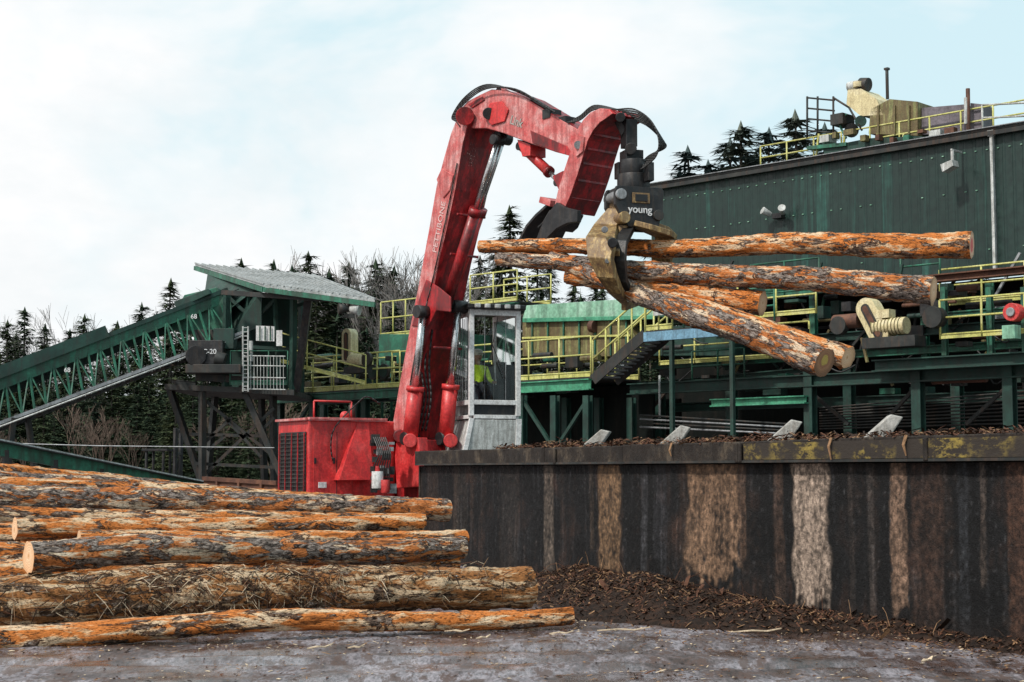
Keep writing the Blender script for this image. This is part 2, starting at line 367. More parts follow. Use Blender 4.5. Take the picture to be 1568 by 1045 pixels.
# ------------------------------------------------------------------ trees
def conifer_mesh(name,H,seed,needle,spread=.2,density=1.0):
    rnd=random.Random(seed);b=MB(name)
    b.tube((0,0,-.5),(0,0,H*.97),H*.012,'trunk',r2=.03,n=6)
    z=H*.03
    while z<H*.985:
        t=z/H;Rr=H*spread*(1-t)**.8*(.7+.5*rnd.random())+.15
        nb=rnd.randint(6,9)
        for k in range(nb):
            a=rnd.random()*6.283;ln=Rr*(.55+.6*rnd.random());dr=-.12-.30*rnd.random()
            if t>.8: dr+=.4
            z0=z+rnd.uniform(-.3,.3)
            d=Vector((math.cos(a),math.sin(a),0));sd_=Vector((-d.y,d.x,0))
            q=int(max(3,ln/.38*density))
            for i in range(q):
                s_=(i+.6+rnd.uniform(-.3,.3))/q*ln
                p=d*s_+Z*(z0+dr*s_+.10*s_*s_/max(ln,.5))
                sz=(.34+.44*(1-i/q))*(.7+.6*rnd.random())*(1-.45*t)
                mt=needle if rnd.random()<.72 else ('needle2' if needle=='needle' else needle)
                for sg in(-1,1,rnd.uniform(-.4,.4)):
                    tip=p+d*sz*(.9 if abs(sg)==1 else 1.3)*rnd.uniform(.6,1)+sd_*sg*sz*rnd.uniform(.6,1.1)+Z*rnd.uniform(-.7,.12)*sz
                    b.add([p-d*sz*.25+Z*sz*.12,p+sd_*sz*.24*(1 if sg<0 else -1)+Z*sz*.22*rnd.random(),tip],[(0,1,2)],mt)
        z+=rnd.uniform(.30,.50)
    for k in range(6):
        a=k*1.05;b.add([(0,0,H*1.01),(.16*math.cos(a),.16*math.sin(a),H*.97),(.16*math.cos(a+1),.16*math.sin(a+1),H*.955)],[(0,1,2)],needle)
    o=b.done(False);me=o.data;bpy.data.objects.remove(o);return me
def bare_mesh(name,H,seed,mat):
    rnd=random.Random(seed);b=MB(name)
    def grow(p,d,l,r,lev):
        q=p+d*l;b.tube(p,q,r,mat,r2=r*.65,n=3 if lev>1 else 6,caps=False)
        if lev>=5:return
        for k in range(rnd.randint(2,4) if lev else 4):
            nd=(d+Vector((rnd.uniform(-1,1),rnd.uniform(-1,1),rnd.uniform(-.2,.7)))*.55).normalized()
            st=p.lerp(q,rnd.uniform(.55,1))
            grow(st,nd,l*rnd.uniform(.55,.78),max(.013,r*.5),lev+1)
    grow(Vector((0,0,-.3)),Vector((rnd.uniform(-.08,.08),0,1)).normalized(),H*.36,H*.012,0)
    o=b.done(False);me=o.data;bpy.data.objects.remove(o);return me
CM=[conifer_mesh('conifer_mesh_%d'%i,20,i,'needle',[.17,.2,.155,.21,.18][i]) for i in range(5)]
CF=[conifer_mesh('conifer_far_mesh_%d'%i,20,20+i,'needle_haze',[.17,.2,.16][i],.9) for i in range(3)]
BMs=[bare_mesh('bare_tree_mesh_%d'%i,14,40+i,'twig') for i in range(4)]+[bare_mesh('bare_red_mesh_%d'%i,9,50+i,'twigr') for i in range(2)]
def place(name,me,x,y,z,s,parent=None,sx=None):
    o=bpy.data.objects.new(name,me);SC.objects.link(o);o.location=(x,y,z);sx=s if sx is None else sx
    o.scale=(sx,sx,s);o.rotation_euler=(U(-.03,.03),U(-.03,.03),U(0,6.28))
    if parent:o.parent=parent
    return o
def ptree(px,py,Y,far=False,wid=1.0,base=0):
    p=S(px,py,Y);h=p.z-base
    place('pine_tree',random.choice(CF if far else CM),p.x,Y,base,h/20.2,None,h/20.2*wid)
for a in [(40,470,80),(-30,490,80),(14,488,78),(62,494,79),(128,480,78),(252,424,78),(225,462,80),(205,494,78),(178,490,80),(372,394,82),(415,396,80),(478,384,80),(572,396,80),(540,400,82),(600,406,80),(100,502,78),(505,408,80),(448,404,82)]: ptree(*a,False,1.6)
ptree(790,312,84,False,1.7);ptree(764,360,86,False,1.5);ptree(818,366,86,False,1.4);ptree(845,396,88,False,1.3);ptree(738,388,88,False,1.4)
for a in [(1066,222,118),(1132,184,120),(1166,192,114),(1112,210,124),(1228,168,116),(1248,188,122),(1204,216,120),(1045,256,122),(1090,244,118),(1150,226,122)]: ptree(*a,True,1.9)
fg=group('conifer_forest')
def topy(px):
    pts=[(-700,470),(-300,470),(0,500),(100,505),(170,512),(220,490),(330,440),(420,414),(500,408),(640,412),(760,416),(900,422),(1000,440),(1400,400),(2200,430)]
    for (a,b2),(c,d) in zip(pts,pts[1:]):
        if a<=px<=c: return b2+(d-b2)*(px-a)/(c-a)
    return 480
for row,(Y,stp) in enumerate([(74,46),(82,36),(90,34),(97,36)]):
    px=-400
    while px<1700:
        px+=stp*U(.6,1.4)*(1 if px<1020 else 2.5)
        ty=topy(px)+U(-4,48)+(45 if row==0 else 0)+(15 if row==1 else 0)
        if row==0 and px>620 : continue
        p=S(px,ty,Y+U(-4,3));h=p.z
        place('conifer',random.choice(CM),p.x,p.y,0,h/20.2,fg,h/20.2*U(1.3,1.8))
bt=group('bare_tree_thicket')
for px,py,Y in [(95,466,84),(150,470,84),(75,482,84),(110,474,84),(300,470,84),(520,394,84),(612,372,80),(640,366,83),(660,382,85),(590,392,84),(860,416,82),(450,406,85),(500,398,86),(720,394,84),(885,418,85),(345,412,86),(435,398,86),(395,408,86),(690,380,84),(630,390,82),(560,390,86),(605,380,86),(578,402,86),(625,378,81),(655,376,79)]:
    p=S(px,py,Y-1);place('bare_tree_part',random.choice(BMs[:4]),p.x,Y-1,0,p.z/13.0,bt)
for i in range(16):
    px=U(-100,620);Y=U(62,68);p=S(px,U(570,650),Y);place('shrub',BMs[4+i%2],p.x,Y,0,max(.25,p.z/8.5),bt)
for i in range(44):
    px=U(-120,900);Y=U(62,72);p=S(px,U(570,660),Y);place('young_conifer',random.choice(CM),p.x,Y,0,max(.2,p.z/20),fg,max(.3,p.z/11))

# ------------------------------------------------------------------ retaining wall
WA=Vector((-1.74,30,0));WU=Vector((.409,-.912,0)).normalized()
WN=Vector((WU.y,-WU.x,0)).normalized()   # towards the yard
if WN.y>0: WN=-WN
WLEN=19.2
def wall_s(px): 
    t=(px-784)/F; Y=(-1.74+.4485*30)/(t+.4485); return (30-Y)/.912
wg=group('retaining_wall')
stains=[(840,8,.7,(.16,.125,.10),0),(905,3,.4,(.10,.07,.05),.2),(931,17,.9,(.19,.115,.065),.05),(985,5,.3,(.10,.10,.11),0),(1010,10,.25,(.07,.07,.08),.2),(1088,40,.95,(.22,.135,.085),.15),(1190,8,.5,(.09,.055,.04),0),(1238,28,1.1,(.34,.26,.205),.04),(1300,4,.3,(.09,.07,.06),0),(1330,5,.35,(.11,.09,.08),.1),(1372,13,.75,(.23,.145,.10),.05),(1415,24,.4,(.08,.045,.032),0),(1470,8,.3,(.07,.075,.085),0),(1500,5,.45,(.14,.105,.085),.3),(1553,16,.6,(.11,.055,.035),0),(780,14,.3,(.06,.05,.045),0),(705,10,.3,(.07,.055,.045),0),(1135,6,.45,(.15,.09,.06),.3)]
st=[(wall_s(c),(wall_s(c+h)-wall_s(c-h))/2,k,Vector(col),lo) for c,h,k,col,lo in stains]
nu=900;nv=84;H=1.79
me=bpy.data.meshes.new('wall_face');vs=[];cols=[]
for j in range(nv+1):
    z=H*j/nv
    for i in range(nu+1):
        s_=WLEN*i/nu
        d=.02*mn.noise(Vector((s_*1.3,z*1.2,0)))+.008*mn.noise(Vector((s_*9,z*7,4)))
        p=WA+WU*s_+WN*d; vs.append((p.x,p.y,z-.01))
        f1=mn.noise(Vector((s_*3.2,z*.45,11)));f2=mn.noise(Vector((s_*14,z*.9,5)));f3=mn.noise(Vector((s_*11,z*10,2)));f4=mn.noise(Vector((s_*1.2,z*1.6,9)));f5=mn.noise(Vector((s_*24,z*20,6)));f6=mn.noise(Vector((s_*4,z*3.4,16)))
        base=Vector((.0075,.0075,.008))*(1+.6*f4)
        base+=Vector((.030,.017,.011))*max(0,f1+.4*f3-.10)*1.3
        base+=Vector((.034,.034,.037))*max(0,f2-.2+.4*f5)+Vector((.06,.024,.011))*max(0,f4+.5*f6-.25)*(.6+f2)
        base+=Vector((.10,.10,.105))*max(0,f5+.5*f3-.45)*.8
        c=base
        for sc_,hw,k,col,lo in st:
            e=(abs(s_-sc_)+.03*f3+.02*f5)/hw+.24*f6+.10*mn.noise(Vector((s_*1.5,z*1.4,sc_)))
            if e>1.3: continue
            vb=max(0,min(1,(z/H-lo+.22*f6+.12*f3)/.10)) if lo>0 else 1
            wgt=k*max(0,min(1,(1.05-e)/.16))*vb*(.80+.45*f3+.35*f5+.35*f1+.45*f6)
            wgt=max(0,min(1,wgt)); c=c.lerp(col*(1+.4*f3+.4*f5+.3*f2),wgt)
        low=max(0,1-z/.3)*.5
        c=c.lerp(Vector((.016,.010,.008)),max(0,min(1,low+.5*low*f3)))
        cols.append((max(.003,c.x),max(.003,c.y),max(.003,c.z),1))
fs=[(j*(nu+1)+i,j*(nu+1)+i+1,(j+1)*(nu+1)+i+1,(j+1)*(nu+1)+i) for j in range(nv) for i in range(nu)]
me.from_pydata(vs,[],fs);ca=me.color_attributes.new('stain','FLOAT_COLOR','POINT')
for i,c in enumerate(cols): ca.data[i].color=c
m,nt,b=newmat('stained_wall');at=node(nt,'ShaderNodeAttribute');at.attribute_name='stain';tc=node(nt,'ShaderNodeTexCoord')
nn=noise(nt,tc.outputs['Object'],18,5,.85);n5=noise(nt,mapping(nt,tc.outputs['Object'],(1,1,.15)),12,5,.7)
col=mixc(nt,1.0,at.outputs['Color'],ramp(nt,[(.38,.28),(.60,1.55)],nn.outputs[0]).outputs[0],'MULTIPLY')
col=mixc(nt,1.0,col,ramp(nt,[(.35,.8),(.65,1.1)],n5.outputs[0]).outputs[0],'MULTIPLY')
nt.links.new(col,b.inputs['Base Color']);nt.links.new(ramp(nt,[(.35,.32),(.6,.9)],nn.outputs[0]).outputs[0],b.inputs['Roughness']);bump(nt,b,nn.outputs[0],.8,.04)
b.inputs['Specular IOR Level'].default_value=.22
me.materials.append(m);me.polygons.foreach_set('use_smooth',[True]*len(fs))
wo=bpy.data.objects.new('wall_face',me);SC.objects.link(wo);wo.parent=wg
bb=MB('wall_body',wg)
P=[WA-WN*.06,WA+WU*WLEN-WN*.06,WA+WU*WLEN-WN*3.0,WA-WN*3.0]
bb.prism([p+Z*-.02 for p in P],Z*2.0,'shade_core');bb.prism([WA+WN*.025,WA+WU*-.05+WN*.025,WA+WU*-.05-WN*3,WA-WN*3],Z*1.785,'cap');bb.done()
bb=MB('wall_cap_beam',wg,.015)
ss=-.08
while ss<WLEN:
    l=random.choice([3.2,4.1,2.6]);e=min(ss+l,WLEN)
    bb.beam(WA+WU*ss+WN*-.11+Z*(1.925+U(-.006,.006)),WA+WU*(e-.015)+WN*(-.11+U(-.008,.008))+Z*(1.925+U(-.006,.006)),.42,.27,'cap')
    ss=e
bb.done()
m,nt,b=newmat('mustard_streaked_edge');tc=node(nt,'ShaderNodeTexCoord')
n=noise(nt,mapping(nt,tc.outputs['Object'],(1,1,2)),5,5,.75)
n9=noise(nt,tc.outputs['Object'],1.4,3,.6)
col=mixc(nt,ramp(nt,[(.48,0),(.60,1)],n.outputs[0]).outputs[0],(.03,.024,.02),(.27,.20,.05))
col=mixc(nt,ramp(nt,[(.42,0),(.6,1)],n9.outputs[0]).outputs[0],(.036,.029,.024),col)
nt.links.new(col,b.inputs['Base Color']);b.inputs['Roughness'].default_value=.7;b.inputs['Specular IOR Level'].default_value=.25;bump(nt,b,n.outputs[0],.5,.02);M['mustard']=m
bb=MB('cap_edge_plate',wg);s0=wall_s(1150);bb.beam(WA+WU*s0+WN*.112+Z*1.93,WA+WU*WLEN+WN*.112+Z*1.93,.012,.2,'mustard')
bb.beam(WA+WU*0+WN*.112+Z*1.81,WA+WU*WLEN+WN*.112+Z*1.81,.03,.03,'dsteel');bb.done()
bb=MB('cap_brackets',wg,.01)
for px in (860,1140,1145,1430):
    s_=wall_s(px);bb.box(WA+WU*s_+WN*.125+Z*1.92,.07,.03,.24,'cap',WU)
bb.done()
bb=MB('log_stop_wedges',wg,.015)
for px in (898,1018,1185,1335):
    s_=wall_s(px);c=WA+WU*s_-WN*.15+Z*2.06;wv=Vector((1,0,0))
    A=[c+wv*-.22,c+wv*.06,c+wv*.22+Z*.23,c+wv*.08+Z*.26]
    bb.prism(A,Vector((.05,.35,0)),'conc')
bb.done()
# ------------------------------------------------------------------ bark debris
ch=MB('bark_chips')
def chip(b,p,l,w,flat=.35,mats=('chip1','chip2','chip2','chip3','chip3','chip4')):
    a=U(0,6.283);d=Vector((math.cos(a),math.sin(a),U(-flat,flat))).normalized();s_=Vector((-d.y,d.x,U(-flat,flat))).normalized()
    up=d.cross(s_);k=w*.25
    P=[p-d*l/2-s_*w/2*U(.3,1),p-d*l/2+s_*w/2,p+d*l/2+s_*w/2*U(.3,1),p+d*l/2-s_*w/2]
    c=p+up*k
    b.add(P+[c],[(0,1,4),(1,2,4),(2,3,4),(3,0,4),(3,2,1,0)],random.choice(mats))
HEAPS=[(11.5,1.45,1.15,.65,.44),(9.4,1.35,.9,.55,.28),(13.2,.9,.9,.55,.18),(10.3,.5,1.6,.5,.20),(7.6,.4,1.2,.5,.25)]
def mh(s_,t):
    h=(.10+.05*mn.noise(Vector((s_*1.5,0,0))))*max(0,1-t/.7)**1.2
    for a,b_,wa,wb,hh in HEAPS:
        h+=hh*math.exp(-((s_-a)/wa)**2-((t-b_)/wb)**2)*(1+.4*mn.noise(Vector((s_*1.3,t*1.5,33))))
    if h<.035: return h-.06+mn.noise(Vector((s_*3,t*3,0)))*.012
    return h+mn.noise(Vector((s_*3,t*3,0)))*.05+mn.noise(Vector((s_*9,t*9,1)))*.03-.02
mb=MB('bark_debris_pile');vs=[];n1_=380;n2_=80
SL=6.0
for j in range(n2_+1):
    for i in range(n1_+1):
        s_=SL+(WLEN-SL)*i/n1_;t=-.05+3.2*j/n2_
        p=WA+WU*s_+WN*t;vs.append((p.x,p.y,mh(s_,t)))
fs=[(j*(n1_+1)+i,j*(n1_+1)+i+1,(j+1)*(n1_+1)+i+1,(j+1)*(n1_+1)+i) for j in range(n2_) for i in range(n1_)]
mb.add(vs,fs,'mound',True)
def hp():
    if R()<.30: return U(SL,WLEN),abs(random.gauss(0,.5))+.03
    a,b_,wa,wb,hh=random.choices(HEAPS,[h[4] for h in HEAPS])[0]
    return random.gauss(a,wa*.8),max(.02,random.gauss(b_,wb*.8))
for i in range(13000):
    s_,t=hp();h=mh(s_,t)
    if h<.0 and R()<.6: continue
    p=WA+WU*s_+WN*t+Z*(max(h,0)+.012)
    chip(mb,p,U(.02,.10),U(.008,.032),.8,('chip1','chip1','chip1','chip2','chip2','chip1','chip3'))
for i in range(260):
    s_,t=hp();h=mh(s_,t);p=WA+WU*s_+WN*t+Z*(max(0,h)+.02)
    d=Vector((U(-1,1),U(-1,1),U(-.3,.8))).normalized();l=U(.08,.3)
    mb.path([p,p+d*l*.5+Z*U(0,.04),p+d*l],U(.002,.005),random.choice(['chip1','chip2','chip1','chip3']),n=3)
for i in range(30):
    s_,t=hp();h=mh(s_,t);p=WA+WU*s_+WN*t+Z*(max(0,h)+.04)
    chip(mb,p,U(.12,.28),U(.04,.09),.9,('chip2','chip3','chip1','chip2'))
mb.done(False)
for i in range(11000):
    y=U(11.5,18.5);x=U(-.36,.36)*y
    p=Vector((x,y,.012))
    dw=(p-WA).dot(WN)
    cl_=mn.noise(Vector((x*1.1,y*.8,51)))
    if dw<0 or R()>(.10+.45*max(0,cl_*2)+.75*math.exp(-dw/1.2)+(.35 if y>14.8 else 0)): continue
    big=R()<.012
    chip(ch,Vector((x,y,gz_(x,y)+(.007 if not big else .015))),U(.012,.055)*(2.5 if big else 1),U(.006,.026)*(1.6 if big else 1),.25,('chip1','chip2','chip1','chip2','chip3','chip3','chip4'))
for px,py,l in [(630,966,.28),(955,968,.55),(1160,970,.5),(545,995,.16),(490,995,.25),(740,980,.15),(700,970,.3),(860,973,.25),(1420,1015,.15)]:
    Y=1.7*2396/(py-720);p=S(px,py,Y);d=Vector((U(.6,1),U(-.5,.5),0)).normalized()
    ch.band([p-d*l/2+Z*.015,p-d*l*.1+Z*.03,p+d*l*.2+Z*.022,p+d*l/2+Z*.05],[.012,.06,.05,.012],d.cross(Z),.01,'chip4')
ch.done(False)
tb=MB('cap_debris')
for i in range(7500):
    s_=U(wall_s(760),WLEN);t=U(-.9,.09)
    dens=.5+.7*mn.noise(Vector((s_*.8,0,5)))
    if R()>dens+.35: continue
    p=WA+WU*s_+WN*t+Z*(2.06+abs(random.gauss(0,.045))*max(.3,dens)*1.4)
    chip(tb,p,U(.03,.15),U(.01,.04),.6,('chip1','chip2','chip2','chip3','chip2','chip1'))
for px in (1040,1285,1400):
    s_=wall_s(px);p=WA+WU*s_+WN*.12+Z*2.07;tb.band([p,p+WN*.04-Z*.1,p+WN*.03-Z*U(.15,.3)+WU*.03],[.05,.04,.015],WU,.008,'chip3')
tb.done(False)

# ------------------------------------------------------------------ logs
def make_log(name,p1,p2,r1,r2,mat,end='endA',seed=0,parent=None,sag=0.0,rough=1.0):
    p1=Vector(p1);p2=Vector(p2);ax=(p2-p1);Ln=ax.length;ax.normalize()
    n=int(Ln/.045);k=32;vs=[];fs=[]
    kn=[(random.random()*Ln,random.random()*6.283,U(.03,.06)) for _ in range(int(Ln*1.8))]
    for i in range(n+1):
        x=Ln*i/n;t=i/n;r=r1+(r2-r1)*t
        cy=.065*mn.noise(Vector((x*.35,seed,0)))*1.3;cz=.06*mn.noise(Vector((x*.4,seed,9)))*1.3-sag*math.sin(math.pi*t)
        near=[q for q in kn if abs(q[0]-x)<.14]
        for j in range(k):
            a=2*math.pi*j/k;ca_,sa=math.cos(a),math.sin(a)
            q=Vector((x*1.8,ca_*1.2+seed*3,sa*1.2))
            d=1+.09*mn.noise(q*.7)+rough*(.07*mn.noise(Vector((x*7,ca_*3+seed,sa*3)))+.055*mn.noise(Vector((x*16,ca_*7+seed,sa*7))))
            ff=mn.noise(Vector((x*2.6,ca_*2+seed*5,sa*2)))
            d+=rough*.08*(1 if ff>.05 else (0 if ff<.0 else ff/.05))
            for kx,ka,kr in near:
                da=abs((a-ka+math.pi)%(2*math.pi)-math.pi)*r
                dd=((x-kx)**2+da*da)/(kr*kr)
                if dd<4: d+=.22*math.exp(-dd)
            vs.append((x,cy+ca_*r*d,cz+sa*r*d))
    for i in range(n):
        for j in range(k):
            a=i*k+j;b2=i*k+(j+1)%k;fs.append((a,b2,b2+k,a+k))
    nf=len(fs)
    o1=len(vs)
    cen0=sum((Vector(v) for v in vs[:k]),Vector())/k; cen1=sum((Vector(v) for v in vs[n*k:n*k+k]),Vector())/k
    vs+=vs[:k]+[tuple(cen0)]; 
    o2=len(vs);vs+=vs[n*k:n*k+k]+[tuple(cen1)]
    for j in range(k): fs.append((o1+k,o1+(j+1)%k,o1+j)); 
    for j in range(k): fs.append((o2+k,o2+j,o2+(j+1)%k))
    me=bpy.data.meshes.new(name);me.from_pydata(vs,[],fs);me.materials.append(M[mat]);me.materials.append(M[end])
    for i,p in enumerate(me.polygons): p.use_smooth=i<nf;p.material_index=0 if i<nf else 1
    o=bpy.data.objects.new(name,me);SC.objects.link(o)
    o.matrix_world=Matrix.Translation(p1)@ax.to_track_quat('X','Z').to_matrix().to_4x4()
    if parent: o.parent=parent
    return o
lp=group('log_pile')
pile=[(-200,979,14.8,875,941,17.0,42,28,'bkO'),(-200,925,16.0,812,893,18.5,88,62,'bkB'),
(44,852,16.6,708,838,20.0,50,34,'bkG'),(-200,862,17.8,62,853,18.4,44,40,'bkO'),(-200,884,17.3,700,862,20.0,50,38,'bkO'),
(120,828,18.6,712,824,21.0,34,27,'bkO'),(22,812,18.4,645,806,21.3,34,27,'bkO'),(-200,786,18.9,650,801,21.8,33,24,'bkO'),
(-200,756,19.6,686,781,22.5,42,35,'bkG'),(-200,738,20.6,615,772,24,34,27,'bkO'),(-200,704,21.6,430,770,25.5,31,25,'bkO'),
(-200,722,21.2,540,770,25,30,25,'bkG'),(-200,838,19.9,640,838,21.9,42,31,'bkB'),(-200,812,21,620,820,23.4,42,31,'bkB'),
(-200,780,21.8,560,792,24.9,42,29,'bkB'),(-200,752,23.3,480,780,26,38,29,'bkB'),(-200,815,18.6,60,820,19.0,40,34,'bkO')]
for i,(a,b2,c,d,e,f,g1,g2,mt) in enumerate(pile):
    make_log('pile_log_%02d'%i,S(a,b2,c),S(d,e,f),g1/2/F*c*.94,g2/2/F*f*.94,mt,'endA',i*1.37,lp,0,1.3 if mt=='bkB' else 1)
sb=MB('torn_bark_strips',lp)
for i in range(1100):
    t=random.gauss(.52,.11) if R()<.8 else U(.15,.95)
    p1=S(-200,925,16.0);p2=S(812,893,18.5);ax=(p2-p1).normalized();c=p1.lerp(p2,t);r=(.29+(.24-.29)*t)*1.0
    fr_=Vector((ax.y,-ax.x,0));fr_=fr_ if fr_.y<0 else -fr_
    a=U(-.5,1.4);nrm=fr_*math.cos(a)+Z*math.sin(a);tan=-fr_*math.sin(a)+Z*math.cos(a)
    p=c+nrm*r;d=(ax*U(-1,1)+tan*U(-.9,.3)).normalized();l=U(.08,.3)
    sb.band([p,p+d*l*.5+nrm*U(.01,.04),p+d*l+nrm*U(.0,.05)-Z*.02],[U(.006,.018),.009,.003],ax.cross(nrm) if R()<.5 else ax,.004,random.choice(['chip2','chip2','chip3','chip1','chip1','chip4']))
sb.done(False)
held=[(735,378,29.6,1488,376,25.6,18,40,'bkO','endR'),(762,397,29.2,1430,444,25.3,20,42,'bkG','endA'),(868,424,28.6,1168,464,26.8,22,36,'bkO','endA'),
      (845,398,28.9,1263,552,24.6,22,46,'bkG','endY'),(880,404,29.2,1297,548,25.2,20,34,'bkO','endA'),(765,384,29.9,1010,425,28.2,20,26,'bkO','endA')]
for i,(a,b2,c,d,e,f,g1,g2,mt,en) in enumerate(held):
    make_log('log',S(a,b2,c),S(d,e,f),g1/2/F*c,g2/2/F*f,mt,en,50+i*2.1)

# ------------------------------------------------------------------ log loader
ld=group('log_loader')
BW=.86
b=MB('boom',ld,.02)
side=[(597,672),(612,585),(628,500),(640,440),(655,360),(668,285),(680,240),(690,205),(703,172),(718,182),(708,222),(697,290),(684,350),(672,400),(664,440),(650,505),(632,600),(624,672)]
n=len(side);sm=['redfade_lit']*8+[None]+['reddark']*(n-9)  # pale lit edge, dark underside: shading painted face by face
b.prism([L(*p) for p in side],LN*BW,'redfade_lit',sm)
b.done()
b=MB('boom_gussets',ld,.015)
for off in (-.03,BW+.003):
    b.prism([L(*p,off) for p in [(630,500),(640,462),(652,428),(672,440),(690,455),(690,478),(668,476),(655,500)]],LN*.03,'reddark')
    b.prism([L(*p,off) for p in [(668,275),(676,258),(694,268),(688,292),(678,304)]],LN*.03,'redfade_lit')
for t in (.2,.4,.62,.8):
    p=L(640+ (700-640)*t+12,600-340*t,.06);b.beam(p,p+LN*(BW-.12),.05,.05,'reddark')
b.done()
def text(body,origin,xd,yd,size,mat,name,parent,ext=.003):
    cu=bpy.data.curves.new(name,'FONT');cu.body=body;cu.size=size;cu.extrude=ext;cu.offset=size*.012
    o=bpy.data.objects.new(name,cu);SC.objects.link(o);xd=Vector(xd).normalized();yd=Vector(yd).normalized();z=xd.cross(yd).normalized();yd=z.cross(xd)
    mt=Matrix((xd,yd,z)).transposed().to_4x4();mt.translation=Vector(origin);o.matrix_world=mt;cu.materials.append(M[mat])
    o.parent=parent;return o
text('PETTIBONE',L(668,388,-.008),L(686,290)-L(668,388),-(L(690,330)-L(670,330)),.21,'letter','boom_lettering',ld)
b=MB('stick_arm',ld,.02)
so_=.14
stick=[(700,185),(704,168),(716,155),(735,145),(752,137),(772,138),(800,148),(850,178),(885,198),(903,214),(900,228),(880,241),(850,233),(812,220),(770,204),(745,197),(722,197)]
b.prism([L(*p,so_-.02) for p in stick],LN*.6,'redfade_lit',['reddark']*17)
b.done()
b=MB('stick_plates',ld,.012)
b.prism([L(*p,so_-.06) for p in [(742,178),(750,158),(768,155),(778,168),(772,186),(752,192)]],LN*.03,'red')
b.tube(L(748,174,so_-.1),L(748,174,so_-.02),.12,'black',n=18)
b.prism([L(*p,so_-.04) for p in [(812,200),(868,224),(880,241),(850,233),(815,219)]],LN*.018,'reddark')
b.prism([L(*p,so_-.045) for p in [(716,160),(738,148),(742,153),(722,166)]],LN*.02,'reddark')
b.tube(L(712,178,-.08),L(712,178,BW+.08),.13,'black',n=18)
b.tube(L(712,178,-.10),L(712,178,-.04),.19,'reddark',n=18)
b.tube(L(893,222,0),L(893,222,.85),.10,'black',n=16)
b.done()
text('Link',L(780,189,so_-.028),L(815,202)-L(780,189),Z,.24,'teal','stick_lettering',ld)
b=MB('hydraulic_cylinders',ld)
def cyl(a,c,f,rb,rr,body='red',caps='reddark'):
    a=Vector(a);c=Vector(c);m_=a.lerp(c,f)
    b.tube(a,m_,rb,body,n=18);b.tube(m_.lerp(a,.06),m_.lerp(c,.02),rb*1.18,caps,n=18);b.tube(m_,c,rr,'chrome',n=14)
    for q in(a,c): b.tube(q-LN*rb*1.1,q+LN*rb*1.1,rb*.85,'black',n=14)
cyl(L(768,140,.3),L(884,200,.3),.6,.085,.045,'redfade_lit')
b.tube(L(815,152,.2),L(843,170,.2),.05,'black');b.box(L(845,176,.25),.22,.3,.18,'black',LD);b.box(L(868,186,.25),.2,.25,.15,'black',LD)
cyl(L(684,465,.62),L(770,212,.62),.58,.155,.07,'red')
cyl(L(684,465,.25),L(762,215,.25),.58,.12,.06,'reddark')
cyl(L(628,672,-.12),L(648,478,-.12),.40,.16,.08,'red','red')
cyl(L(682,672,.55),L(702,470,.55),.40,.16,.08,'red','red')
cyl(L(800,225,.42),L(858,280,.42),.72,.10,.05,'red')
b.prism([L(*p,.2) for p in [(792,214),(812,222),(812,238),(800,240)]],LN*.4,'red')
b.prism([L(*p,.2) for p in [(846,270),(862,262),(872,282),(856,292)]],LN*.5,'reddark')
b.done()
b=MB('grapple_heel',ld,.015)
hl=[(880,214),(884,198),(893,183),(904,172),(918,166),(932,167),(938,174),(930,180),(918,188),(908,200),(900,215),(893,238),(884,268),(873,300),(862,325),(848,318),(854,292),(863,262),(872,235)]
b.prism([L(*p,-.05) for p in hl],LN*.82,'redfade_lit',['redfade_lit']*5+['red']+['reddark']*13)
b.done()
b=MB('heel_ribs',ld)
for p in [(908,206),(899,228),(892,250),(884,276),(874,302)]:
    q=L(*p,.0);b.beam(q,q+LN*.72,.05,.04,'reddark')
for off in(-.09,.78):
    b.prism([L(*p,off) for p in [(876,224),(882,207),(894,210),(892,232),(882,240)]],LN*.035,'redfade_lit')
b.tube(L(885,222,-.12),L(885,222,.86),.075,'grey',n=16)
b.done()
b=MB('heel_fork',ld,.01)
fk=[(852,310),(838,328),(828,348),(815,382),(823,380),(838,364),(852,350),(868,342),(884,340),(884,322),(866,318)]
b.prism([L(*p,-.14) for p in fk],LN*.10,'black');b.prism([L(*p,.84) for p in fk],LN*.10,'black')
b.band([L(864,318,.4),L(848,334,.4),L(836,350,.4),L(824,374,.4)],[.88,.94,1.0,1.02],LN,.06,'black')
b.band([L(868,326,.4),L(858,345,.4),L(850,352,.4)],[.86,.9,.9],LN,.04,'black')
b.band([L(855,310,.39),L(872,316,.39)],[.98,.98],LN,.12,'redfade_lit')
for k in range(7):
    q=L(822,374,-.1+k*.16);b.prism([q,q+LN*.06,q+LN*.03-Z*.12-LD*.05],LD*.05,'black')
b.done()
GO=.36
b=MB('grapple_rotator',ld,.012)
g=lambda px,py,o=0: L(px,py,GO+o)
vx=Vector((.95,.30,0)).normalized()
b.tube(g(950,180,-.35),g(950,180,.3),.09,'black',n=16)
b.beam(g(948,178),g(962,205),.24,.16,'black');b.box(g(963,206),.22,.3,.5,'black',vx);b.tube(g(966,228,-.22),g(966,228,.22),.11,'black',n=16)
b.box(g(967,240),.34,.34,.2,'black',vx);b.tube(g(970,268),g(970,246),.25,'black',n=20);b.tube(g(970,292),g(970,268),.30,'black',n=20)
b.box(g(948,262),.12,.2,.3,'black',vx);b.box(g(994,264),.12,.2,.34,'black',vx)
b.done()
b=MB('grapple_head',ld,.012)
c=g(970,320,-.1)
def gp(x,z,y=0): return c+vx*x+Z*z+Vector((-vx.y,vx.x,0))*y
hd=[(-.42,.36),(.44,.36),(.48,.30),(.46,-.1),(.36,-.38),(-.2,-.38),(-.34,-.2),(-.46,.02),(-.46,.28)]
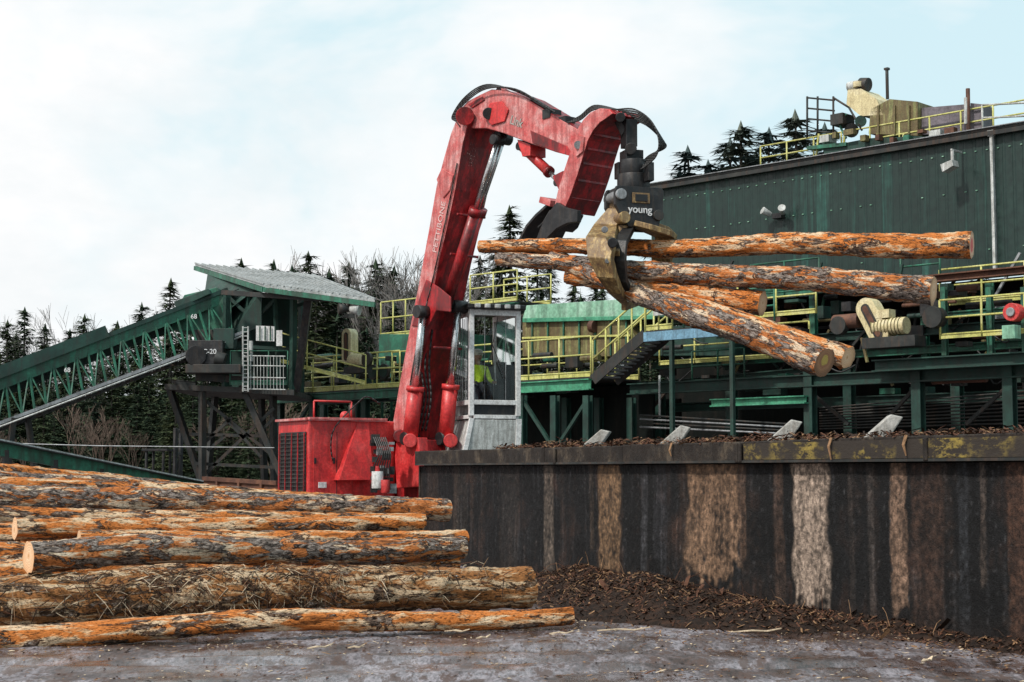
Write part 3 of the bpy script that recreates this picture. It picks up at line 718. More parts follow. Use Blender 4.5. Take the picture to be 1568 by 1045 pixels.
b.prism([gp(x,z,-.28) for x,z in hd],Vector((-vx.y,vx.x,0))*.10,'black');b.prism([gp(x,z,.2) for x,z in hd],Vector((-vx.y,vx.x,0))*.10,'black')
b.box(gp(0,.3),.8,.38,.1,'black',vx);b.box(gp(-.02,-.3),.5,.38,.08,'black',vx)
b.tube(gp(-.36,.2,-.34),gp(-.36,.2,.34),.10,'grey',n=16);b.tube(gp(.36,-.15,-.34),gp(.36,-.15,.34),.10,'dsteel',n=16)
b.tube(gp(-.3,-.22,-.34),gp(-.3,-.22,.34),.11,'tan',n=16)
b.box(gp(.03,.15,-.295),.34,.02,.19,'tan',vx);b.box(gp(.03,.15,-.31),.24,.02,.13,'black',vx)
b.done()
text('young',gp(-.22,-.12,-.295),vx,Z,.19,'letterw','grapple_lettering',ld,.006)
lax=(S(1430,444,25.3)-S(762,397,29.2)).normalized()
b=MB('grapple_tongs',ld,.012)
b.band([g(944,322,-.35),g(928,350,-.55),S(920,372,27.05),S(920,396,26.95),S(930,422,27.0),S(943,446,27.2),S(957,466,27.6)],[.30,.46,.56,.44,.34,.26,.10],lax,[.12,.16,.2,.18,.15,.12,.05],'tan')
b.band([g(940,345,-.45),g(926,366,-.55),S(937,388,27.0)],[.62,.66,.3],lax,.1,'tan')
b.tube(S(938,372,26.9),S(938,372,26.7),.09,'black',n=16)
b.tube(S(930,400,26.9),S(930,400,26.8),.045,'grey',n=12);b.tube(S(926,352,26.95),S(926,352,26.8),.06,'grey',n=12)
b.band([g(985,345,.1),S(1005,352,28.3),S(1020,362,28.6),S(1010,420,28.9),S(975,460,28.4),S(955,470,27.9)],[.5,.5,.4,.36,.26,.1],lax,.14,'tan')
b.band([g(965,348,-.2),S(950,372,27.15),S(950,400,27.05),S(955,430,27.15),S(968,455,27.5)],[.2,.26,.2,.14,.07],lax,.1,'black')
b.band([g(975,344,-.25),S(1000,350,27.7),S(1028,358,27.75)],[.4,.34,.16],Vector((.3,.95,0)),.10,'tan')
b.prism([g(*p,-.38) for p in [(930,300),(944,296),(948,318),(936,350),(926,352)]],Vector((.1,.3,0)),'tan')
b.done()
b=MB('hydraulic_hoses',ld)
for k in range(7):
    o=-.24+.08*k
    b.path([g(945+2*k,168+2*k,o),g(972+3*k,168+4*k,o),g(997+3*k,186+5*k,o),g(1012+1.5*k-3,215+2*k,o),g(1004-2*k,240,o),g(985-2*k,258+k,o)],.016,'rubber',n=6,smooth=6)
for k in range(4):
    o=.08*k
    b.path([L(705,195-3*k,o),L(698-2*k,180,o),L(712,158-3*k,o),L(745,136-2*k,o),L(790,137+k,o),L(830,160,o),L(850,172,o)],.016,'rubber',n=6,smooth=6)
    b.path([L(868,188,.1+o),L(888,184-2*k,.1+o),L(910,168-2*k,.1+o),L(945,168,o)],.016,'rubber',n=6,smooth=6)
b.path([L(700,168,.7),L(722,190,.7),L(760,200,.7),L(775,210,.6)],.02,'rubber',smooth=5)
for k in range(3): b.path([L(650+6*k,505,.2),L(645+6*k,560,.15),L(650+5*k,610,.15),L(640+6*k,660,.2)],.022,'rubber',smooth=5)
b.path([L(700,250,-.03),L(684,330,-.03),L(660,440,-.03),L(640,520,-.03),L(620,640,-.03)],.016,'dsteel',smooth=4)
b.done()
b=MB('turret',ld,.02)
b.prism([L(*p,-.12) for p in [(607,672),(640,670),(642,690),(640,746),(607,748),(604,700)]],LN*.25,'red')
b.prism([L(*p,.55) for p in [(612,672),(650,670),(652,690),(652,746),(612,748)]],LN*.2,'red')
b.prism([L(*p,.1) for p in [(605,674),(640,672),(652,674),(655,700),(655,765),(605,765)]],LN*.5,'reddark')
b.tube(L(612,668,-.18),L(612,668,.9),.14,'reddark',n=18)
for px_ in (628,690): b.tube(L(px_,675,-.25 if px_==628 else .4),L(px_,675,.05 if px_==628 else .75),.15,'red',n=18)
b.done()
b=MB('hydraulic_manifold',ld,.008)
for i in range(26):
    b.box(S(U(572,600),U(668,752),32.0+U(0,.3)),U(.06,.22),.15,U(.05,.2),random.choice(['black','dsteel','black','reddark','grey']),Vector((1,.2,0)))
b.tube(S(578,748,31.8),S(578,722,31.8),.12,'white',n=14);b.tube(S(578,722,31.8),S(578,714,31.8),.05,'red',n=10)
b.tube(S(590,755,31.75),S(590,735,31.75),.09,'red',n=12)
for k in range(7): b.path([S(572+3*k,670,31.9),S(580+3*k,695,31.7),S(572+4*k,720,31.8),S(585+2*k,750,31.9)],.014,'rubber',n=5,smooth=4)
b.done()
b=MB('engine_house',ld,.035)
c0=S(472,760,32.3);cl=S(425,760,33.6);cr=S(603,760,33.3)
c0.z=cl.z=cr.z=.95;top=2.74
back=Vector((.25,1,0)).normalized()*1.9
def up(p,z): return Vector((p.x,p.y,z))
P=[cl,c0,cr,cr+back,cl+back*.9]
b.prism([up(p,.95) for p in P],Z*(top-.95),'red')
b.done()
fx=(cr-c0).normalized();fn=Vector((fx.y,-fx.x,0));lx=(cl-c0).normalized();ln_=Vector((-lx.y,lx.x,0));ln_=ln_ if ln_.y<0 else -ln_
fn=fn if fn.y<0 else -fn
b=MB('engine_house_panels',ld,.012)
def fp(x,z,o=.02): return Vector((c0.x,c0.y,z))+fx*x+fn*o
def lpnt(x,z,o=.02): return Vector((c0.x,c0.y,z))+lx*x+ln_*o
b.prism([fp(.1,1.15),fp(1.0,1.15),fp(1.0,2.1),fp(.75,2.45),fp(.1,2.55)],-fn*.015,'red')
b.prism([fp(.55,1.5,.3),fp(1.35,1.5,.3),fp(1.35,2.72,.02),fp(1.1,2.72,.02)],-fn*.28,'red')
b.prism([fp(-.02,.92,.05),fp(1.7,.92,.05),fp(1.7,1.08,.05),fp(-.02,1.08,.05)],-fn*.04,'redfade_lit')
b.beam(fp(-.03,top+.03,.04),fp(1.75,top+.03,.04),.12,.05,'redfade_lit')
lw=(cl-c0).length
b.prism([lpnt(.1,1.15),lpnt(lw-.15,1.15),lpnt(lw-.15,2.5),lpnt(.1,2.5)],-ln_*.01,'black')
for k in range(16):
    z=1.2+k*.082;b.beam(lpnt(.12,z,.035),lpnt(lw-.17,z,.035),.03,.02,'dsteel')
for k in range(5):
    x=.12+(lw-.3)*k/4;b.beam(lpnt(x,1.17,.05),lpnt(x,2.48,.05),.025,.025,'reddark',up=ln_)
for x in (.08,.5,.95): b.box(fp(x+.05,1.9,.04),.04,.04,.12,'black',fx)
b.box(fp(.3,1.4,.03),.18,.02,.12,'letterw',fx);b.beam(fp(.62,1.1,.025),fp(.62,2.5,.025),.012,.012,'black')
b.beam(lpnt(.02,top+.02,.03),lpnt(lw,top+.02,.03),.1,.05,'redfade_lit')
b.done()
b=MB('engine_house_rails',ld)
b.path([fp(.15,top,-.1),fp(.15,top+.4,-.1),fp(1.0,top+.4,-.1),fp(1.0,top,-.1)],.02,'red',n=7)
b.path([fp(.5,1.9,.1),fp(.45,2.2,.1),fp(.55,2.6,.08),fp(1.05,3.1,.08),fp(1.3,3.25,.05),fp(1.6,3.1,.05)],.016,'black',n=6,smooth=3)
b.tube(fp(1.2,top,-.5),fp(1.2,top+.35,-.5),.07,'dsteel')
b.sphere(fp(.85,top+.1,-.1),.1,'red')
b.done()
b=MB('undercarriage',ld,.03)
pc=Vector((-2.1,33.2,0))
b.tube(pc+Z*.6,pc+Z*1.0,.95,'dsteel',n=28)
for k in(-1,1):
    ctr=pc+LN*k*1.15
    prof=[]
    for i in range(13):
        a=math.pi/2+math.pi*i/12;prof.append(ctr-LD*1.7+LD*.36*math.cos(a)*1.0+Z*(.38+.36*math.sin(a)))
    for i in range(13):
        a=-math.pi/2+math.pi*i/12;prof.append(ctr+LD*1.7+LD*.36*math.cos(a)+Z*(.38+.36*math.sin(a)))
    b.prism([p-LN*.28 for p in prof],LN*.56,'dsteel')
b.beam(pc-LN*1.2+Z*.45,pc+LN*1.2+Z*.45,.9,.4,'reddark')
b.prism([pc+fx*x+Vector((0,1,0))*y+Z*.8 for x,y in((-1.7,-.9),(1.1,-.9),(1.1,1.2),(-1.7,1.2))],Z*.17,'reddark')
b.done()
cabO=S(719,690,32.4);cf=Vector((.34,-.94,0)).normalized();crt=Vector((.94,.34,0)).normalized();cb=-cf
def C(a,bk,c_): return cabO+crt*a+cb*bk+Z*c_
b=MB('cab_frame',ld,.012)
Wd,Dp,Ht=1.13,1.55,3.0
def post(a,bk,z0,z1,w=.09,mat='white',d=None): b.beam(C(a,bk,z0),C(a,bk,z1),w,d or w,mat,up=cf)
post(.05,.05,.72,Ht-.06,.10);post(Wd-.05,.05,.72,Ht-.06,.10);post(.05,Dp-.05,.0,Ht-.06);post(Wd-.05,Dp-.05,.0,Ht-.06)
for z,h in((Ht-.12,.12),(1.0,.10),(.70,.08)):
    b.beam(C(.1,.05,z),C(Wd-.1,.05,z),.09,h,'white')
    b.beam(C(.05,.1,z),C(.05,Dp-.1,z),.09,h,'white');b.beam(C(Wd-.05,.1,z),C(Wd-.05,Dp-.1,z),.09,h,'white')
b.prism([C(-.12,.04,-.02),C(Wd-.02,.04,-.02),C(Wd+.0,.0,.64),C(.06,.0,.64)],cb*(Dp-.1),'dirtywhite')
b.prism([C(-.14,.0,-.02),C(-.04,.0,-.02),C(.1,-.01,.66),C(.0,-.01,.66)],cb*.06,'white')
b.prism([C(Wd-.12,.0,-.02),C(Wd-.0,.0,-.02),C(Wd+.02,-.01,.66),C(Wd-.1,-.01,.66)],cb*.06,'white')
b.beam(C(.1,.1,.85),C(Wd-.1,.1,.85),.03,.22,'black')
b.beam(C(.05,Dp/2,.85),C(.06,Dp/2+.01,.85),Dp-.3,.22,'dirtywhite')
b.done()
b=MB('cab_roof',ld,.02)
b.prism([C(-.08,-.12,Ht-.055),C(Wd+.08,-.12,Ht-.055),C(Wd+.06,Dp+.05,Ht-.055),C(-.06,Dp+.05,Ht-.055)],Z*.10,'black')
for k in range(5): b.box(C(.12+k*.22,-.15,Ht+.0),.12,.08,.09,'dirtywhite',crt)
b.done()
b=MB('cab_interior',ld)
b.prism([C(.1,.1,.74),C(Wd-.1,.1,.74),C(Wd-.1,Dp-.1,.74),C(.1,Dp-.1,.74)],Z*.03,'black')
b.prism([C(.1,Dp-.08,.74),C(Wd-.1,Dp-.08,.74),C(Wd-.1,Dp-.08,1.9),C(.1,Dp-.08,1.9)],cb*.03,'black')
b.prism([C(.3,.75,1.1),C(.75,.75,1.1),C(.75,1.2,1.1),C(.3,1.2,1.1)],Z*.14,'navy')
b.prism([C(.3,1.16,1.2),C(.75,1.16,1.2),C(.75,1.22,1.95),C(.3,1.22,1.95)],cb*.12,'navy')
b.box(C(.16,.62,1.2),.12,.3,.4,'black',crt);b.box(C(.86,.62,1.2),.12,.3,.4,'black',crt)
b.box(C(.85,.45,1.7),.2,.1,.35,'dsteel',crt)
b.path([C(.5,.15,2.75),C(.52,.14,2.3),C(.6,.14,1.3)],.015,'black',n=5)
b.done()
b=MB('cab_window_reflection_bars',ld)
for k in (1,4):  # light bars modelled in place of vertical reflections on the glass
    a=.18+k*.155;b.tube(C(a,.02,1.06),C(a,.02,Ht-.2),.006,'grey',n=5)
for k in range(5): b.tube(C(.0,.25+k*.25,1.06),C(.0,.25+k*.25,Ht-.2),.01,'grey',n=5)
b.path([C(.62,.0,2.8),C(.5,.0,2.2),C(.78,-.01,1.5)],.012,'black',n=5)
b.path([C(.3,.0,1.1),C(.36,.0,1.7),C(.5,-.01,2.1)],.010,'black',n=5)
b.done()
b=MB('cab_glass',ld)
for q in([C(.1,.07,1.05),C(Wd-.1,.07,1.05),C(Wd-.1,.07,Ht-.18),C(.1,.07,Ht-.18)],[C(.06,.1,1.05),C(.06,Dp-.1,1.05),C(.06,Dp-.1,Ht-.18),C(.06,.1,Ht-.18)],[C(Wd-.06,.1,1.05),C(Wd-.06,Dp-.1,1.05),C(Wd-.06,Dp-.1,Ht-.18),C(Wd-.06,.1,Ht-.18)]):
    b.add(q,[(0,1,2,3)],'glass')
b.done()
def skinned(name,joints,edges,mat,parent,sub=2):
    me=bpy.data.meshes.new(name);me.from_pydata([tuple(j[0]) for j in joints],edges,[]);o=bpy.data.objects.new(name,me);SC.objects.link(o)
    o.modifiers.new('skin','SKIN')
    if not me.skin_vertices: me.skin_vertices.new()
    for i,j in enumerate(joints):
        me.skin_vertices[0].data[i].radius=(j[1],j[1]*(j[2] if len(j)>2 else 1));me.skin_vertices[0].data[i].use_root=(i==0)
    ss_=o.modifiers.new('sub','SUBSURF');ss_.levels=sub;ss_.render_levels=sub;o.parent=parent;me.materials.append(M[mat]);return o
op=group('machine_operator')
A0=.36
def Q(x,y,z): return C(A0+x,.58-y,1.24+z)   # x right, y forward, z up from the seat
skinned('legs',[(Q(0,0,.08),.14),(Q(-.1,.05,.08),.09),(Q(-.13,.36,.10),.07),(Q(-.13,.38,-.3),.05),(Q(-.13,.48,-.38),.04),(Q(.1,.05,.08),.09),(Q(.13,.36,.10),.07),(Q(.13,.38,-.3),.05),(Q(.13,.48,-.38),.04)],[(0,1),(1,2),(2,3),(3,4),(0,5),(5,6),(6,7),(7,8)],'navy',op)
skinned('torso',[(Q(0,0,.1),.14),(Q(0,.0,.3),.14),(Q(0,.02,.48),.16),(Q(0,.02,.58),.07),(Q(-.19,.02,.5),.065),(Q(-.25,.1,.25),.05),(Q(-.24,.33,.2),.04),(Q(.19,.02,.5),.065),(Q(.25,.1,.25),.05),(Q(.24,.33,.2),.04)],[(0,1),(1,2),(2,3),(2,4),(4,5),(5,6),(2,7),(7,8),(8,9)],'hivis',op)
b=MB('head',op);b.sphere(Q(0,.05,.76),.11,'skin',(.82,.95,1.12));b.tube(Q(0,.02,.56),Q(0,.03,.7),.055,'skin');b.sphere(Q(0,.16,.75),.02,'skin')
for k in(-1,1): b.sphere(Q(.035*k,.142,.78),.012,'black');b.sphere(Q(.092*k,.04,.76),.025,'skin',(.4,.8,1.2))
b.beam(Q(-.03,.148,.705),Q(.03,.148,.705),.01,.008,'reddark');b.done()
b=MB('hard_hat',op);b.sphere(Q(0,.04,.82),.125,'hat',(.95,1.05,.75));b.tube(Q(0,.06,.815),Q(0,.06,.825),.15,'hat',n=20);b.done()
for k in(-1,1):
    js=[(Q(.24*k,.33,.2),.028),(Q(.235*k,.40,.2),.036,.6)];ed=[(0,1)]
    for f_ in range(4):
        o_=len(js);x=.235*k-.03+.02*f_;js+=[(Q(x,.44,.205),.009),(Q(x,.475,.185),.009),(Q(x,.46,.155),.008)];ed+=[(1,o_),(o_,o_+1),(o_+1,o_+2)]
    o_=len(js);js+=[(Q(.235*k-.045*k,.40,.19),.01),(Q(.235*k-.04*k,.44,.17),.009)];ed+=[(1,o_),(o_,o_+1)]
    skinned('hand_%s'%('left' if k<0 else 'right'),js,ed,'skin',op,1)

# ------------------------------------------------------------------ sawmill building
mg=group('sawmill_building')
pa=W(997,288);pb=W(1720,170)
ztop=pa.z
pa=Vector((pa.x,pa.y,0));Lm=14.5
def MP(s_,z,o=0): return pa+DM*s_+NM*o+Z*z
zbot=W(1568,408).z
b=MB('corrugated_wall',mg)
prof=[];s_=0
while s_<Lm:
    for ds,o in((0,0),(.17,0),(.19,-.014),(.24,-.014),(.26,0)): prof.append((s_+ds,o))
    s_+=.26
vs=[];k=len(prof)
zs=[zbot+(ztop-zbot)*i/2 for i in range(3)]
for z in zs:
    for s1,o in prof: vs.append(MP(s1,z,o))
b.add(vs,[(j*k+i,j*k+i+1,(j+1)*k+i+1,(j+1)*k+i) for j in range(2) for i in range(k-1)],'mill')
vs=[]
for z in zs:
    for s1,o in prof: vs.append(pa+NM*s1+DM*o*1+Z*z)
b.add(vs,[(j*k+i,j*k+i+1,(j+1)*k+i+1,(j+1)*k+i) for j in range(2) for i in range(k-1)],'mill')
b.done(False)
b=MB('roof',mg)
b.prism([MP(-.15,ztop+.01,-.18),MP(Lm,ztop+.01,-.18),MP(Lm,ztop+.5,14),MP(-.15,ztop+.5,14)],Z*.06,'dsteel')
b.beam(MP(-.1,ztop-.06,-.14),MP(Lm,ztop-.06,-.14),.12,.11,'dsteel')
b.beam(MP(-.1,ztop+.085,-.2),MP(Lm,ztop+.085,-.2),.08,.02,'grey')
b.beam(MP(0,zbot-.1,-.04),MP(Lm,zbot-.1,-.04),.12,.2,'rust')
b.done()
b=MB('downspout',mg);
q=W(1524,300);s1=(q-pa).dot(DM)
b.beam(MP(s1,ztop-.1,-.1),MP(s1,zbot+.0,-.1),.1,.07,'dirtywhite',up=DM);b.box(MP(s1,ztop-.05,-.12),.16,.12,.16,'dirtywhite',DM)
b.done()
b=MB('screw_row',mg)
for zz_ in (ztop-.42,ztop-1.4,zbot+.5):
    for i in range(46):
        s1=.5+i*.3
        if zz_>ztop-.5 or R()<.4: b.box(MP(s1,zz_,-.022),.05,.02,.02,'greenp',DM)
b.done()
b=MB('floodlights',mg,.008)
def flood(px,py,ln=1):
    q=W(px,py,MC-.1);s1=(q-pa).dot(DM);z=q.z
    b.beam(MP(s1,z+.35,-.05),MP(s1,z+.35,-.55),.05,.05,'dirtywhite');b.tube(MP(s1,z+.35,-.5),MP(s1,z,-.5),.04,'dirtywhite')
    b.prism([MP(s1-.2,z-.02,-.45),MP(s1+.12,z+.06,-.45),MP(s1+.15,z-.1,-.45),MP(s1-.15,z-.22,-.45)],-NM*.3,'dirtywhite')
flood(1472,255)
q=W(1196,332);s1=(q-pa).dot(DM);z=q.z
b.box(MP(s1,z,-.12),.3,.2,.14,'black',DM)
for k in(-.2,.2):
    b.tube(MP(s1+k,z+.05,-.2),MP(s1+k*1.6,z+.16,-.42),.07,'dirtywhite',r2=.11,n=14)
b.done()
b=MB('painted_shade_sheets',mg)  # near-black sheets added to paint the shade beneath the mill
b.prism([MP(-4,0,5.5),MP(Lm+6,0,5.5),MP(Lm+6,zbot-.2,5.5),MP(-4,zbot-.2,5.5)],NM*.1,'shade_core')
b.prism([MP(-9,0,2.5),MP(-1,0,2.5),MP(-1,3.9,2.5),MP(-9,3.9,2.5)],NM*.1,'shade_core')  # extra sheet painting the dark shade below the deck
b.prism([MP(-1,zbot-.25,.3),MP(Lm,zbot-.25,.3),MP(Lm,zbot-.25,5.4),MP(-1,zbot-.25,5.4)],Z*.05,'shade_core')
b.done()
b=MB('steel_frame',mg)
def hb(p1,p2,c,w=.2,h=.25,mat='green',I=True):
    a=W(*p1,c);e=W(*p2,c)
    zz=(a.z+e.z)/2;a.z=e.z=zz
    (b.ibeam if I else b.beam)(a,e,w,h,mat)
def vb(px,y0,c,w=.22,mat='greend',y1=None,z1=0):
    a=W(px,y0,c);e=Vector((a.x,a.y,z1)) if y1 is None else W(px,y1,c);e.x=a.x;e.y=a.y
    b.ibeam(e,a,w,w,mat)
hb((1340,430),(1640,414),47,.3,.18,'rust');hb((1130,435),(1640,432),49.5,.2,.2,'greend')
hb((1340,545),(1700,560),46,.35,.28,'greend');hb((965,597),(1720,560),46.5,.3,.30,'greend');hb((1000,560),(1700,520),49,.2,.2,'green')
hb((1090,608),(1235,622),46.2,.2,.2,'greenl',True)
hb((950,628),(1700,600),50,.2,.25,'greend');hb((1440,480),(1640,470),47,.12,.12,'green');hb((1130,512),(1700,505),48.5,.2,.22,'greend')
for px in (905,1010,1120,1240,1300,1405,1465,1545,1600): vb(px,560 if px>1200 else 590,46.5 if px in(1240,1405,1545) else 49,.24,'greend')
for px in (1010,1085,1245,1415,1515,1600): vb(px,432,49.2,.16,'green',y1=560)
for px in (1445,1515,1568): vb(px,440,46.5,.12,'green',y1=545)
for p1,p2 in (((1240,600),(1300,650)),((1405,590),(1360,640)),((850,610),(900,680)),((1020,600),(960,670)),((1545,590),(1480,650))):
    b.beam(W(*p1,47.5),W(*p2,47.5),.08,.08,'dsteel')
for i in range(4):
    b.tube(W(980,636+6*i,46),W(1215,650+5*i,46),.025,'grey' if i%2 else 'dsteel',n=6)
b.tube(W(1010,575,46.3),W(1010,640,46.3),.03,'dirtywhite',n=6)
for i in range(9):
    b.tube(W(1255,625+4*i,48),W(1568,600+6*i,48),.02,'dsteel',n=5)
b.done()
b=MB('mill_railings',mg)
for (a1,a2,c_,mt) in (((1130,490),(1250,485),46.5,'yellow'),((1440,520),(1640,525),46,'yellow'),((1150,458),(1255,455),48,'green'),((1440,470),(1640,468),48.5,'yellow'),((1010,560),(1240,570),47.5,'yellow'),((1060,590),(1140,592),47,'green'),((1380,440),(1440,438),48,'green')):
    p=W(*a1,c_);q=W(*a2,c_);q.z=p.z;railing(b,p,q,.9,mt,1.1)
b.done()
b=MB('sawmill_machinery',mg,.01)
for i in range(260):
    px=U(1010,1640);py=U(440,600);c_=U(47,53);q=W(px,py,c_)
    t=random.random();mt=random.choice(['dsteel','greend','green','rust','black','greend','black','dsteel','olive','grey' if R()<.4 else 'dsteel'])
    if t<.45: b.box(q,U(.15,.6),U(.2,.5),U(.06,.35),mt,DM)
    elif t<.7: b.tube(q,q+DM*U(.3,1.6),U(.03,.09),mt,n=10)
    elif t<.85: b.beam(q,q+DM*U(-.8,.8)+Z*U(.3,1.1),.06,.06,mt)
    else: b.path([q,q+DM*U(.2,.5)-Z*U(.1,.3),q+DM*U(.5,1)+Z*U(-.2,.2)],.02,'rubber',n=5,smooth=4)
b.done()
def beltguard(name,px1,py1,px2,py2,rr,c,parent,thick=.35):
    a=W(px1,py1,c);e=W(px2,py2,c);b=MB(name,parent,.01);d=(e-a).normalized();s_=d.cross(NM).normalized()
    def stad(r_):
        o=[]
        for i in range(13):
            t=math.pi*i/12;o.append(a+(s_*math.cos(t)-d*math.sin(t))*r_)
        for i in range(13):
            t=math.pi*i/12;o.append(e+(-s_*math.cos(t)+d*math.sin(t))*r_)
        return o
    b.prism(stad(rr),NM*thick,'cream');b.prism([p-NM*.02 for p in stad(rr*.45)],NM*.015,'dsteel')
    b.prism([p-NM*.03 for p in stad(rr*.25)],NM*.008,'rust')
    return b
b=beltguard('belt_guard',1325,473,1345,512,.26,45.5,mg);
q=W(1368,500,45.7)
b.tube(q-DM*.5,q+DM*.35,.20,'cream',n=18)
for k in range(9): b.tube(q-DM*.5+DM*(.09*k),q-DM*.48+DM*(.09*k),.215,'olive',n=18)
b.tube(q-DM*.9+Z*.2,q-DM*1.6+Z*.2,.18,'rust',n=14);b.box(q+Z*.3-DM*.2,.35,.3,.2,'cream',DM);b.box(q-Z*.38,1.4,.5,.25,'dsteel',DM)
b.tube(q+DM*1.0+Z*.15,q+DM*1.0+Z*.15+NM*.3,.25,'dsteel',n=16)
b.tube(q-DM*1.4+Z*.1,q-DM*1.4+Z*.1-NM*.2,.22,'dsteel',n=16);b.done()
b=MB('gear_motor',mg,.01);q=W(1548,478,45.5);b.tube(q,q+NM*.3,.2,'red',n=16);b.tube(q-NM*.05,q,.1,'grey',n=12);b.box(q+Z*-.45,.3,.3,.3,'greenp',DM);b.done()

# ------------------------------------------------------------------ roof machinery
rg=group('rooftop_debarker_machinery')
RC=MC+2.2
def Rf(px,py,o=0): return W(px,py,RC+o)
b=MB('roof_walkway',rg)
p=Rf(1165,258);q=Rf(1680,190);p.z=q.z=ztop+.22
b.prism([p,q,q+NM*.9,p+NM*.9],Z*.08,'green')
railing(b,p+Z*.08,q+Z*.08,.75,'yellow',.95,.024)
railing(b,Rf(1505,205),Rf(1640,200),.75,'dirtywhite',1.2,.028)
b.done()
b=MB('roof_cage',rg)
for o in (0,1.4):
    for px in(1236,1252,1276): b.tube(Rf(px,212,o),Rf(px,148,o),.03,'dsteel',n=6)
    for py in(150,166,182,200): b.tube(Rf(1236,py,o),Rf(1278,py+4,o),.025,'dsteel',n=6)
b.path([Rf(1276,150),Rf(1300,165),Rf(1320,200)],.03,'dsteel')
b.done()
b=MB('hopper_machine',rg,.02)
b.prism([Rf(*p) for p in [(1296,160),(1298,138),(1318,136),(1342,152),(1352,176),(1318,178)]],NM*.9,'cream',backmat='olive')
b.prism([Rf(*p) for p in [(1330,205),(1333,168),(1362,152),(1405,156),(1405,208)]],NM*1.4,'olive')
for px in (1345,1370,1392): b.beam(Rf(px,206,-.05),Rf(px,162,-.05),.05,.05,'olive')
b.prism([Rf(*p,.3) for p in [(1405,206),(1405,166),(1478,160),(1482,206)]],NM*1.3,'greybox')
b.prism([Rf(*p,.1) for p in [(1486,205),(1486,158),(1505,160),(1505,205)]],NM*.6,'greybox')
b.tube(Rf(1300,134,.3),Rf(1318,130,.3),.15,'dirtywhite',n=14);b.tube(Rf(1318,130,.3),Rf(1330,130,.3),.19,'dsteel',n=16);b.tube(Rf(1314,126,.1),Rf(1314,134,.1),.14,'cream')
b.tube(Rf(1304,200,.2),Rf(1304,200,1.0),.2,'black',n=16);b.box(Rf(1290,185,.2),.4,.6,.3,'dsteel',DM);b.box(Rf(1268,214,.1),.3,.4,.2,'dirtywhite',DM)
b.tube(Rf(1318,186,.0),Rf(1318,186,.6),.16,'greend',n=16);b.path([Rf(1296,175),Rf(1286,190),Rf(1296,212)],.03,'green',smooth=4)
b.tube(Rf(1359,152,.3),Rf(1358,106,.3),.045,'dsteel',n=10);b.box(Rf(1358,106,.3),.12,.12,.06,'dsteel',DM)
b.tube(Rf(1483,205,-.2),Rf(1482,136,-.2),.055,'rust',n=10);b.tube(Rf(1479,190,-.25),Rf(1479,150,-.25),.05,'dirtywhite',n=10)
b.beam(Rf(1240,228,0),Rf(1300,222,0),.3,.10,'green')
b.prism([Rf(*p,-.1) for p in [(1260,226),(1330,212),(1500,205),(1500,215),(1330,225),(1262,236)]],NM*1.6,'greend')
for px in (1250,1290,1340,1380,1430,1470): b.beam(Rf(px,238,0),Rf(px+4,205,0),.05,.05,'yellow')
for px in range(1280,1500,22): b.box(Rf(px,U(200,222),-.3),U(.1,.35),.2,U(.08,.25),random.choice(['dsteel','olive','green','dirtywhite','rust']),DM)
b.done()

# ------------------------------------------------------------------ elevated walkway (left of the building)
eg=group('elevated_walkway')
b=MB('deck_beams',eg)
WC=44
def deck(p1,p2,c,dep,mat='green',h=.26,z=None):
    a=W(*p1,c);e=W(*p2,c);zz=(a.z+e.z)/2 if z is None else z;a.z=e.z=zz
    b.ibeam(a-Z*h/2,e-Z*h/2,.2,h,mat);b.prism([a,e,e+NM*dep,a+NM*dep],Z*.05,'dsteel');b.ibeam(a-Z*h/2+NM*dep,e-Z*h/2+NM*dep,.2,h,'greend')
    return a+Z*.05,e+Z*.05
d1=deck((418,604),(612,598),WC,1.6,'green');d2=deck((600,590),(905,588),WC+.6,2.0,'greenl',.3)
d3=deck((720,468),(792,466),WC+4,1.5,'green',.15);d4=deck((583,520),(640,516),WC+4,1.5,'green',.15)
for px in (430,480,560,620,700,800,850,900):
    a=W(px,606,WC+.3);b.ibeam(Vector((a.x,a.y,0)),a,.2,.2,'greend')
    a=a+NM*1.8;b.ibeam(Vector((a.x,a.y,0)),a,.2,.2,'greend')
for p1,p2 in (((480,610),(430,690)),((800,612),(850,690)),((900,612),(850,690))): b.beam(W(*p1,WC+.3),W(*p2,WC+.3),.09,.09,'greend')
b.ibeam(W(900,600,WC+5),W(1240,570,WC+5),.2,.25,'greend')
b.done()
b=MB('walkway_railings',eg)
railing(b,d1[0],d1[1],1.1,'yellow',1.0);railing(b,d1[0]+NM*1.6,d1[1]+NM*1.6,1.1,'yellow',1.0)
railing(b,d2[0],d2[1],1.1,'yellow',1.2);railing(b,d2[0]+NM*2,d2[1]+NM*2,1.1,'yellow',1.2)
railing(b,d3[0],d3[1],.95,'yellow',.9);railing(b,d3[0]+NM*1.5,d3[1]+NM*1.5,.95,'yellow',.9);railing(b,d4[0],d4[1],1.2,'yellow',.7)
for px in (586,600,618,640): a=W(px,520,WC+4);b.tube(Vector((a.x,a.y,3)),a,.05,'green',n=6)
b.done()
b=MB('covered_infeed',eg,.01)
c_=WC+3.2
b.prism([W(*p,c_) for p in [(800,546),(800,490),(955,484),(975,520),(975,546)]],NM*2,'olive')
b.prism([W(*p,c_-.15) for p in [(800,488),(806,468),(960,458),(1000,470),(1000,484)]],NM*2.6,'greenp')
b.prism([W(*p,c_-.2) for p in [(800,494),(800,488),(1000,483),(1000,489)]],NM*.1,'greenl')
for px in range(815,960,24): b.beam(W(px,492,c_-.05),W(px,545,c_-.05),.05,.05,'green')
b.beam(W(800,518,c_-.06),W(965,514,c_-.06),.05,.06,'yellow');b.tube(W(905,500,c_-.1),W(912,500,c_-.1),.18,'rust')
b.prism([W(*p,c_+.5) for p in [(580,560),(580,512),(720,512),(720,560)]],NM*1.5,'green')
